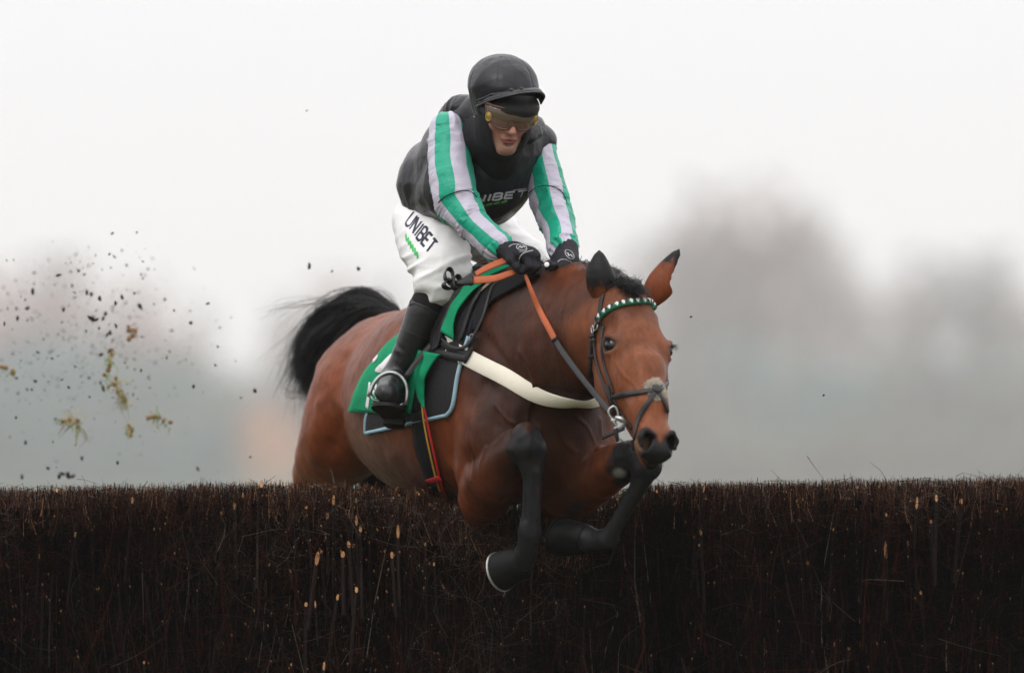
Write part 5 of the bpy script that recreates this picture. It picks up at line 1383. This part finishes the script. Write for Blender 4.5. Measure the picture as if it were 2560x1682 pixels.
lt = spline([P(1085, 850, .02), P(1048, 893, .0), P(1012, 943, -.01)], 12)
for dx in (0, .007): V, F = ribbon(lt + np.array([dx, .004 * dx, 0]), np.tile([-.5, -.8, .2], (12, 1)), .014, .0025); obj("stirrup_leather", on(sad, V), F, M_tack, sad)
stirrup(None, P(1453, 1012, .26), .06, .10, np.array([.4, -.9, 0]), np.array([-.1, .1, 1.0]), sad)
V, F = ribbon(spline([P(1400, 830, .30), P(1435, 900, .27), P(1453, 935, .27)], 10), np.tile([.5, -.8, .2], (10, 1)), .016, .003); obj("stirrup_leather", on(sad, V), F, M_tack, sad)
# ---- breast girth
bg = at0(thing("breast_girth", "broad cream breast girth strapped across the horse's chest", "breast girth"), 1330, 960, -.3)
ctrl = [(1083, 842), (1110, 856), (1142, 876), (1180, 899), (1222, 920), (1263, 940), (1308, 968), (1352, 991), (1408, 1002), (1462, 1004), (1488, 999)]
p, nn = SK.path(ctrl, 60, .0, sm=14)
q_ = p[-1]; ext, exn = [], []
for i in range(8):
    q_, n1 = SK.near(q_ + np.array([.016 - .005 * i, .022 + .004 * i, .003]) + exn[-1] * .01 if exn else q_ + np.array([.016, .02, .003])); ext.append(q_); exn.append(n1)
p = np.vstack([p, ext]); nn = np.vstack([nn, exn])
for _ in range(3): p[50:-1] = p[50:-1] * .5 + (p[49:-2] + p[51:]) * .25; nn[50:-1] = nn[50:-1] * .5 + (nn[49:-2] + nn[51:]) * .25
p = p + nn * .006
V, F = ribbon(p, nn, [.056, .057, .057, .058, .056, .054, .052, .050], .006)
obj("band", on(bg, V), F, M_cream, bg)
strap("girth_tab", [(1068, 874), (1090, 880), (1120, 888), (1150, 894), (1165, 896)], [.012, .022, .024, .026, .024], M_tack, bg, lift=.016, thick=.005)
strap("girth_tab", [(1096, 848), (1112, 862), (1140, 874), (1165, 884)], .020, M_tackgrey, bg, lift=.014, thick=.004)
strap("girth_tab", [(1160, 904), (1172, 884), (1180, 868)], .022, M_tack, bg, lift=.015, thick=.005, n=10)
def buckle(pts, sk, parent, r=.0022, lift=.018):
    q = [(sk.hit(u, v) or sk.near(P(u, v, 0))) for u, v in pts]; V, F = tube([a + b_ * lift for a, b_ in q], r, 6, n=28, closed=True); return obj("buckle", on(parent, V), F, M_steel, parent)
buckle([(1090, 846), (1096, 842), (1104, 858), (1094, 862)], SK, bg); buckle([(1184, 842), (1191, 838), (1192, 858), (1185, 860)], SK, bg); buckle([(1154, 900), (1162, 896), (1164, 904), (1156, 908)], SK, bg, .0016)
# ---- neck strap
ns = at0(thing("neck_strap", "thin dark leather neck strap hanging in a loop before the saddle", "strap"), 1180, 800, -.05)
p, nn = SK.path([(1268, 694), (1246, 706), (1232, 722), (1222, 762), (1212, 800), (1194, 836), (1178, 862), (1160, 872), (1136, 870), (1112, 852), (1094, 826), (1081, 800)], 60, .012, sm=4); p += nn * (.012 * np.sin(np.linspace(0, math.pi, 60)))[:, None]
V, F = ribbon(p, nn, .012, .004); obj("strap", on(ns, V), F, M_tackgrey, ns)
strap("keeper", [(1172, 862), (1184, 850), (1190, 842)], .022, M_tack, ns, lift=.018, thick=.005, n=8)

# ---- bridle
br = at0(thing("bridle", "dark leather bridle with green and white browband on the horse's head", "bridle"), 1580, 860, -.7)
# browband with its rows of diamonds
bp_, bn_ = SK.path([(1496, 800), (1507, 787), (1531, 770), (1560, 760), (1590, 755), (1620, 755), (1642, 759), (1650, 764)], 60, .004, sm=4)
M_bb = mat("green_ribbon", (.02, .17, .09), .5, .35); M_bbd = mat("dark_green_ribbon", (.006, .028, .018), .5, .35)
V, F = tube(bp_ + bn_ * .004, .0105, 10, n=70); obj("browband", on(br, V), F, M_bb, br); bb = bpy.data.objects[[o.name for o in br.children if o.name.startswith("browband")][0]]
arc = np.concatenate([[0], np.cumsum(np.linalg.norm(np.diff(bp_, axis=0), axis=1))]); nd = 23
for i in range(nd):
    s0 = arc[-1] * (i + .5) / nd; j = int(np.searchsorted(arc, s0)); j = min(max(j, 1), 58)
    ctr = bp_[j] + nrm(bn_[j]) * .0148; tg = nrm(bp_[j + 1] - bp_[j - 1]); n0 = nrm(bn_[j]); sd = nrm(np.cross(tg, n0)); hw = arc[-1] / nd * .66; hh = .0105
    V = np.array([ctr - tg * hw, ctr + sd * hh - n0 * .0038, ctr + tg * hw, ctr - sd * hh - n0 * .0038, ctr + n0 * .0024])
    obj("diamond", V - np.array(br.location), [(0, 1, 4), (1, 2, 4), (2, 3, 4), (3, 0, 4)], M_whiteprint if i % 2 else M_bbd, bb, smooth_=False)
def hs(name, px, w, mt=None, lift=.003, thick=.004, n=26, sm=3): return strap(name, px, w, mt or M_tack, br, n, lift, thick, sm=sm)
hs("headpiece", [(1497, 800), (1500, 775), (1503, 752), (1508, 735)], .016)
hs("cheekpiece", [(1494, 806), (1488, 825), (1482, 845), (1477, 880), (1476, 915), (1480, 950)], .018, lift=.004)
hs("cheekpiece", [(1484, 842), (1486, 872), (1492, 910), (1506, 950), (1520, 985), (1530, 1018), (1534, 1035)], .013, M_tackgrey, lift=.006)
hs("cheekpiece", [(1508, 812), (1503, 850), (1506, 890), (1514, 925), (1524, 955), (1534, 985)], .011, M_tackgrey, lift=.004)
hs("throat_lash", [(1478, 890), (1478, 930), (1484, 965)], .012, lift=.004)
for q in (((1474, 842), (1486, 838)), ((1472, 892), (1484, 890)), ((1477, 852), (1488, 850))): hs("keeper", q, .010, n=6, lift=.009, thick=.004)
hs("browband_loop", [(1490, 790), (1494, 800), (1500, 806)], .020, n=8, lift=.012, thick=.004)
buckle([(1495, 812), (1502, 806), (1500, 824), (1492, 826)], SK, br, .0025, .012); buckle([(1486, 818), (1490, 815), (1492, 830), (1488, 832)], SK, br, .0020, .012)
# crossed noseband with its fleece
X0 = (1640, 975)
hs("noseband", [(1535, 992), (1560, 985), (1590, 981), (1618, 977), X0], .017, M_tackgrey, lift=.005)
hs("noseband", [X0, (1625, 1000), (1608, 1022), (1596, 1046), (1589, 1072), (1585, 1100), (1586, 1122)], .016, M_tackgrey, lift=.005)
hs("noseband", [X0, (1655, 993), (1664, 1010), (1670, 1030)], .016, M_tackgrey, lift=.005, n=14)
hs("noseband", [X0, (1655, 968), (1666, 960), (1671, 956)], .016, M_tackgrey, lift=.005, n=10)
hs("noseband", [(1534, 988), (1528, 1000), (1524, 985), (1518, 965)], .012, lift=.004, n=14)
hs("noseband_drop", [(1534, 1000), (1552, 1030), (1568, 1052), (1580, 1072)], .010, lift=.003)
ctrh = SK.hit(*X0)
V, F = ball(ctrh[0] + ctrh[1] * .010, (.017, .017, .005), np.stack([nrm(np.cross(ctrh[1], [0, 0, 1])), nrm(np.cross(ctrh[1], np.cross(ctrh[1], [0, 0, 1]))), ctrh[1]]), 16, 8); obj("cross_piece", on(br, V), F, M_tackgrey, br)
g = np.random.default_rng(14); roots = []; dirs = []
e1 = nrm(np.cross(ctrh[1], [0, 0, 1])); e2 = np.cross(e1, ctrh[1])
for i in range(1500):
    a = g.uniform(0, 6.283); r = .042 * math.sqrt(g.random()) * (1 + .12 * math.sin(4 * a)); q, nq = SK.near(ctrh[0] + e1 * r * math.cos(a) + e2 * r * .92 * math.sin(a) + ctrh[1] * .02)
    nq = nq if nq @ ctrh[1] > 0 else -nq; roots.append(q); dirs.append(nq * .8 + (e1 * math.cos(a) + e2 * math.sin(a)) * (r / .042) * 1.1)
hair_tubes("fleece", roots, dirs, g.uniform(.006, .014, 1500), .0011, M_fleece, br, seed=3, jit=.35, K=3)
# bit: rings and cheek on the side of the mouth
def bit_ring(px, ys, r, name="bit_ring"): 
    V, F = tube([P(u, v, y) for (u, v), y in zip(px, ys)], r, 8, n=48, closed=True); return obj(name, on(br, V), F, M_steel, br)
yb = SK.hit(1560, 1035)[0][1] if SK.hit(1560, 1035) else -.9
yb = yb - .025
bit_ring([(1529, 1018), (1536, 1016), (1543, 1026), (1545, 1042), (1538, 1050), (1529, 1046), (1522, 1034), (1523, 1024)], [yb] * 8, .0042)
V, F = tube([P(*q) for q in ((1538, 1043, yb - .003), (1552, 1047, yb - .006), (1566, 1056, yb - .002), (1572, 1060, yb))], [.006, .010, .008, .003], 10, n=18); obj("bit_cheek", on(br, V), F, M_steel, br)
V, F = tube([P(*q) for q in ((1528, 1048, yb), (1535, 1056, yb), (1541, 1066, yb))], [.006, .006, .005], 8, n=8); obj("bit_cheek", on(br, V), F, M_steel, br)
V, F = tube([P(*q) for q in ((1570, 1061, yb + .004), (1555, 1063, yb - .01), (1541, 1068, yb - .012), (1537, 1071, yb - .012), (1546, 1075, yb - .006))], .003, 8, n=24); obj("bit_ring", on(br, V), F, M_steel, br)
V, F = tube([P(*q) for q in ((1543, 1090, yb - .004), (1555, 1101, yb - .004), (1570, 1107, yb), (1583, 1110, yb + .01))], .0032, 8, n=20); obj("bit_ring", on(br, V), F, M_steel, br)
V, F = ribbon(spline([P(1538, 1070, yb - .01), P(1541, 1085, yb - .012), P(1544, 1104, yb - .008)], 8), np.tile([0, -1, 0], (8, 1)), [.016, .014, .010], .004); obj("curb_strap", on(br, V), F, M_tackgrey, br)
# ---- reins
rn = at0(thing("reins", "orange rubber grip reins running from the rider's gloves to the bit", "reins"), 1400, 850, -.6)
def rein(name, px, w, mt, nrml=(-.45, -.85, .3), th=.004, n=26, parent=rn):
    q = spline([P(*a) for a in px], n); V, F = ribbon(q, np.tile(nrml, (n, 1)), w, th); return obj(name, on(parent, V), F, mt, parent)
ph = SK.path([(1318, 700), (1335, 745), (1362, 800), (1388, 852)], 10)[0]
def yfront(u, v, y): h = SK.hit(u, v); return min(y, h[0][1] - .012) if h else y
RA = [(1312, 682, -.40)] + [(u, v, yfront(u, v, -.42 - .0 * i)) for i, (u, v) in enumerate([(1330, 730), (1349, 775), (1370, 815), (1390, 853)])]
rein("rubber_grip", RA, [.010, .017, .021, .021], M_orange, th=.006)
yA = RA[-1][2]
rein("rein_strap", [(1388, 849, yA - .002), (1410, 884, yA * .8 + yb * .2), (1450, 938, yA * .5 + yb * .5), (1490, 988, yA * .25 + yb * .75), (1528, 1032, yb)], .019, M_tackgrey)
rein("sleeve_end", [(1384, 845, yA - .004), (1392, 856, yA - .004), (1398, 864, yA - .006)], .023, M_tack, th=.009, n=8)
rein("rein_strap", [(1508, 1094, -.62), (1530, 1084, -.68), (1562, 1070, -.76)], .014, M_tack, n=10)
RB = [(1285, 648, -.345), (1255, 655, -.36), (1215, 672, -.35), (1182, 692, -.33)]
rein("rubber_grip", RB, [.028, .030, .029, .025], M_orange, (-.1, -.7, .75), .005)
RC = [(1300, 676, -.37), (1275, 684, -.39), (1235, 697, -.385), (1182, 702, -.36)]
rein("rubber_grip", RC, [.018, .022, .025, .027], M_orange, (-.1, -.9, .45), .005)
rein("sleeve_end", [(1190, 687, -.335), (1172, 697, -.335), (1152, 706, -.335)], [.028, .027, .016], M_tack, (-.1, -.7, .75), .008, 10)
rein("sleeve_end", [(1184, 702, -.365), (1166, 706, -.355), (1140, 709, -.345)], [.029, .024, .016], M_tack, (-.1, -.9, .45), .008, 10)
def loop(cx, cy, rx, ry, y0, w, tilt=0.0):
    q = [P(cx + rx * math.cos(a), cy + ry * math.sin(a), y0 + .018 * math.cos(a + tilt)) for a in np.linspace(0, 2 * math.pi, 20)]; ctr = np.mean(q[:-1], axis=0)
    V, F = ribbon(np.array(q), np.array([a - ctr for a in q]) , w, .004); return obj("rein_end", on(rn, V), F, M_tack, rn)
loop(1122, 688, 9, 15, -.33, .020, 1.2); loop(1124, 712, 14, 9, -.34, .022, .3); loop(1141, 706, 9, 16, -.34, .022, .8)
rein("rein_end", [(1118, 700, -.33), (1136, 712, -.345), (1160, 706, -.34)], .02, M_tack, (-.1, -.9, .3), .005, 10)
# ---- whip held in the left hand
wh = at0(thing("whip", "black racing whip with a white capped handle held in the gloves", "whip"), 1372, 662, -.40)
w0, w1 = P(1371, 662, -.42), P(1405, 668, -.27)
V, F = tube([w0, w0 * .8 + w1 * .2, w1, P(1480, 690, .25)], [.013, .010, .008, .005], 12, n=24); obj("handle", on(wh, V), F, M_rubber, wh)
ax_ = nrm(w0 - w1); e1 = nrm(np.cross(ax_, [0, 0, 1])); e2 = np.cross(ax_, e1)
V, F = ball(w0, (.0155, .0155, .014), np.stack([e1, e2, ax_]), 16, 10); obj("knob", on(wh, V), F, M_rubber, wh)
c0 = w0 + ax_ * .0125
V, F = ball(c0 + np.array([-.002, 0, .0]), (.0088, .0088, .003), np.stack([e1, e2, ax_]), 18, 6); obj("cap", on(wh, V), F, mat("white_cap", (.8, .8, .8), .4, .4), wh)
# ================================================================== flying mud and turf
M_mud = mat("dark_earth", (.020, .014, .010), .85, .2, noise_amt=.4, noise_scale=60)
M_gblade = mat("torn_grass", (.2, .25, .05), .6, .3, attr="tint")
g = np.random.default_rng(40)
clod_me = []
for i in range(7):
    V, F = ball(np.zeros(3), (1, .8, .75), None, 9, 6); V = V * (1 + .28 * g.normal(0, 1, (len(V), 1)).clip(-1, 1)) * np.array([1, g.uniform(.6, 1), g.uniform(.55, 1)])
    clod_me.append(new_mesh("clod", V, F, M_mud))
def clod(u, v, r, y, label, group="clods of earth flying behind the fence", i=None):
    o = bpy.data.objects.new("mud_clod", clod_me[i if i is not None else int(g.integers(0, 7))]); COL.objects.link(o)
    o.location = P(u, v, y); s = r / 750; o.scale = (s * g.uniform(.8, 1.3), s, s * g.uniform(.6, 1.1)); o.rotation_euler = tuple(g.uniform(0, 6.28, 3))
    o["label"] = label; o["category"] = "clod"; 
    if group: o["group"] = group
    return o
NAMED = [(147, 688, 10, "largest clod of flying earth, high at the left"), (281, 584, 6, "topmost clod of flying earth left of the rider"), (342, 581, 4, "small clod beside the topmost flying clod"),
         (477, 807, 7, "dark clod nearest the bright gap in the trees"), (545, 866, 7, "tall narrow clod left of the horse's tail"), (539, 913, 5, "small clod just under the tall narrow clod"), (637, 976, 8, "slanting sliver of earth below the horse's tail"),
         (602, 994, 4, "small round clod below the tail sliver"), (484, 965, 6, "lone clod right of the falling grass tuft"), (2059, 988, 6, "single dark speck of mud right of the horse's muzzle"), (1727, 792, 4, "faint speck of mud right of the horse's brow"), (626, 1142, 6, "small clod over the straw coloured bush"), (773, 666, 9, "ragged clod flying above the horse's tail"), (830, 678, 4, "small clod above the horse's tail tip"), (896, 672, 7, "torn brown clod near the rider's knee"), (767, 277, 3, "tiny speck high in the empty sky")]
for u, v, r, lab in NAMED: clod(u, v, r * .95, 1.2 if u < 1500 else -.3, lab)
SPOT = [(82, 728, 7), (181, 714, 6), (197, 677, 5), (217, 731, 6), (229, 735, 6), (232, 797, 9), (225, 795, 7), (240, 800, 7), (249, 746, 6), (258, 796, 5), (264, 784, 6), (305, 743, 7), (350, 765, 8), (317, 663, 5), (336, 733, 4), (277, 669, 3), (289, 757, 5), (69, 770, 6), (44, 795, 7), (11, 809, 5), (41, 771, 4), (159, 774, 5), (253, 886, 7), (258, 971, 7), (248, 820, 5), (275, 832, 7), (268, 836, 5), (290, 815, 5), (95, 881, 5), (88, 953, 5), (223, 944, 6), (68, 974, 4), (172, 968, 5), (41, 945, 4), (412, 749, 5), (435, 776, 4), (476, 777, 3), (517, 759, 3), (578, 794, 3), (550, 819, 3), (530, 862, 2), (424, 878, 4), (417, 893, 4), (353, 925, 4), (337, 924, 4), (205, 1145, 6), (55, 1191, 5), (25, 1092, 4), (64, 1105, 5), (40, 1044, 4), (294, 1156, 5), (120, 1170, 6), (350, 1090, 4), (495, 1172, 5), (156, 1184, 9), (170, 1188, 9), (182, 1190, 7), (148, 1190, 7), (222, 618, 3), (239, 638, 3), (233, 659, 3), (34, 650, 3), (85, 709, 4), (137, 712, 3), (188, 743, 4)]
for u, v, r in SPOT: clod(u, v, r * 1.08, g.uniform(1.0, 1.9), "dark clod of flying earth among many at the left")
for i in range(190):
    while True:
        u, v = g.normal(190, 130), g.normal(840, 110)
        if 0 < u < 640 and 590 < v < 1195: break
    clod(u, v, g.uniform(1.8, 4.8), g.uniform(1.0, 3.4), "tiny crumb of flying earth among many at the left", "crumbs of earth flying behind the fence")
def tuft(pts, n, spread, cols, label, y, seed, L=(18, 55)):
    g = np.random.default_rng(seed); c0 = P(*pts[len(pts) // 2], y); t = thing("grass_tuft", label, "grass tuft", "tufts of turf thrown up behind the fence"); t.location = c0
    path = spline([(a, b_) for a, b_ in pts], 40); blades = []; cc = []
    for i in range(n):
        q = path[g.integers(0, 40)] + g.normal(0, spread, 2); a = g.uniform(0, 6.28); l = g.uniform(*L)
        d = np.array([math.cos(a) * .55, abs(math.sin(a)) * (1 if g.random() < .8 else -.6)]) * l; m = q + d * .5 + g.normal(0, l * .14, 2); e = q + d
        yy = y + g.normal(0, .03); blades.append(np.array([P(*q, yy), P(*m, yy + g.normal(0, .01)), P(*e, yy)])); cc.append(cols[g.integers(0, len(cols))])
    V, F = tubes(blades, np.broadcast_to([.0020, .0018, .0006], (n, 3)), 3); o = obj("blades", V - np.array(c0), F, M_gblade, t, kind='stuff'); set_color(o, np.repeat(np.array(cc) * g.uniform(.7, 1.2, (n, 1)), 9, axis=0))
    k_ = Clay(); 
    for q in path[::9]: k_.ell(P(q[0] + g.normal(0, 3), q[1] + g.normal(0, 3), y), g.uniform(.006, .010, 3), None, .006)
    V, F = k_.build(.003); obj("root_ball", V - np.array(c0), F, mat("pale_roots", (.22, .13, .06), .9, .1, noise_amt=.5, noise_scale=150), t)
GR, YE, TA = (.16, .26, .04), (.40, .33, .08), (.30, .17, .08)
tuft([(283, 950), (292, 965), (305, 990), (315, 1012)], 46, 7, [YE, YE, GR, TA], "yellow green grass tuft falling over the middle of the left side", 1.6, 1)
tuft([(272, 872), (278, 895), (268, 925), (262, 945)], 20, 5, [GR, YE, GR], "thin green grass wisp above the yellow tuft", 1.6, 2)
tuft([(158, 1052), (172, 1048), (192, 1050), (200, 1075)], 40, 6, [TA, YE, GR], "brown grass tuft flying lowest at the left", 1.6, 3)
tuft([(370, 1045), (390, 1038), (410, 1048), (424, 1060)], 24, 5, [YE, TA, GR], "curved straw coloured tuft nearest the horse", 1.6, 4, (12, 40))
tuft([(322, 1060), (326, 1075), (320, 1090)], 16, 4, [TA, YE, GR], "small pale tuft beside the curved straw tuft", 1.6, 5, (12, 36))
tuft([(322, 820), (335, 830), (326, 850)], 10, 5, [TA, TA], "small brown wisp of roots among the clods", 1.6, 6, (14, 34))
tuft([(0, 915), (20, 925), (35, 935)], 8, 4, [GR, YE], "green wisp at the left edge of the picture", 1.6, 7, (14, 40))

# the finest spray of earth
n = 380; u = g.normal(200, 150, n); v = g.normal(870, 130, n); ok = (u > -20) & (u < 640) & (v > 600) & (v < 1200); u, v = u[ok], v[ok]
base, bf = ball(np.zeros(3), (1, .8, .8), None, 6, 4); parts = []
for a, b in zip(u, v): parts.append((base * (g.uniform(.9, 2.4) / 750) * g.uniform(.6, 1.3, 3) + P(a, b, g.uniform(1.0, 3.2)), bf))
V, F = join(parts); o = obj("earth_spray", V, F, M_mud, kind="stuff")
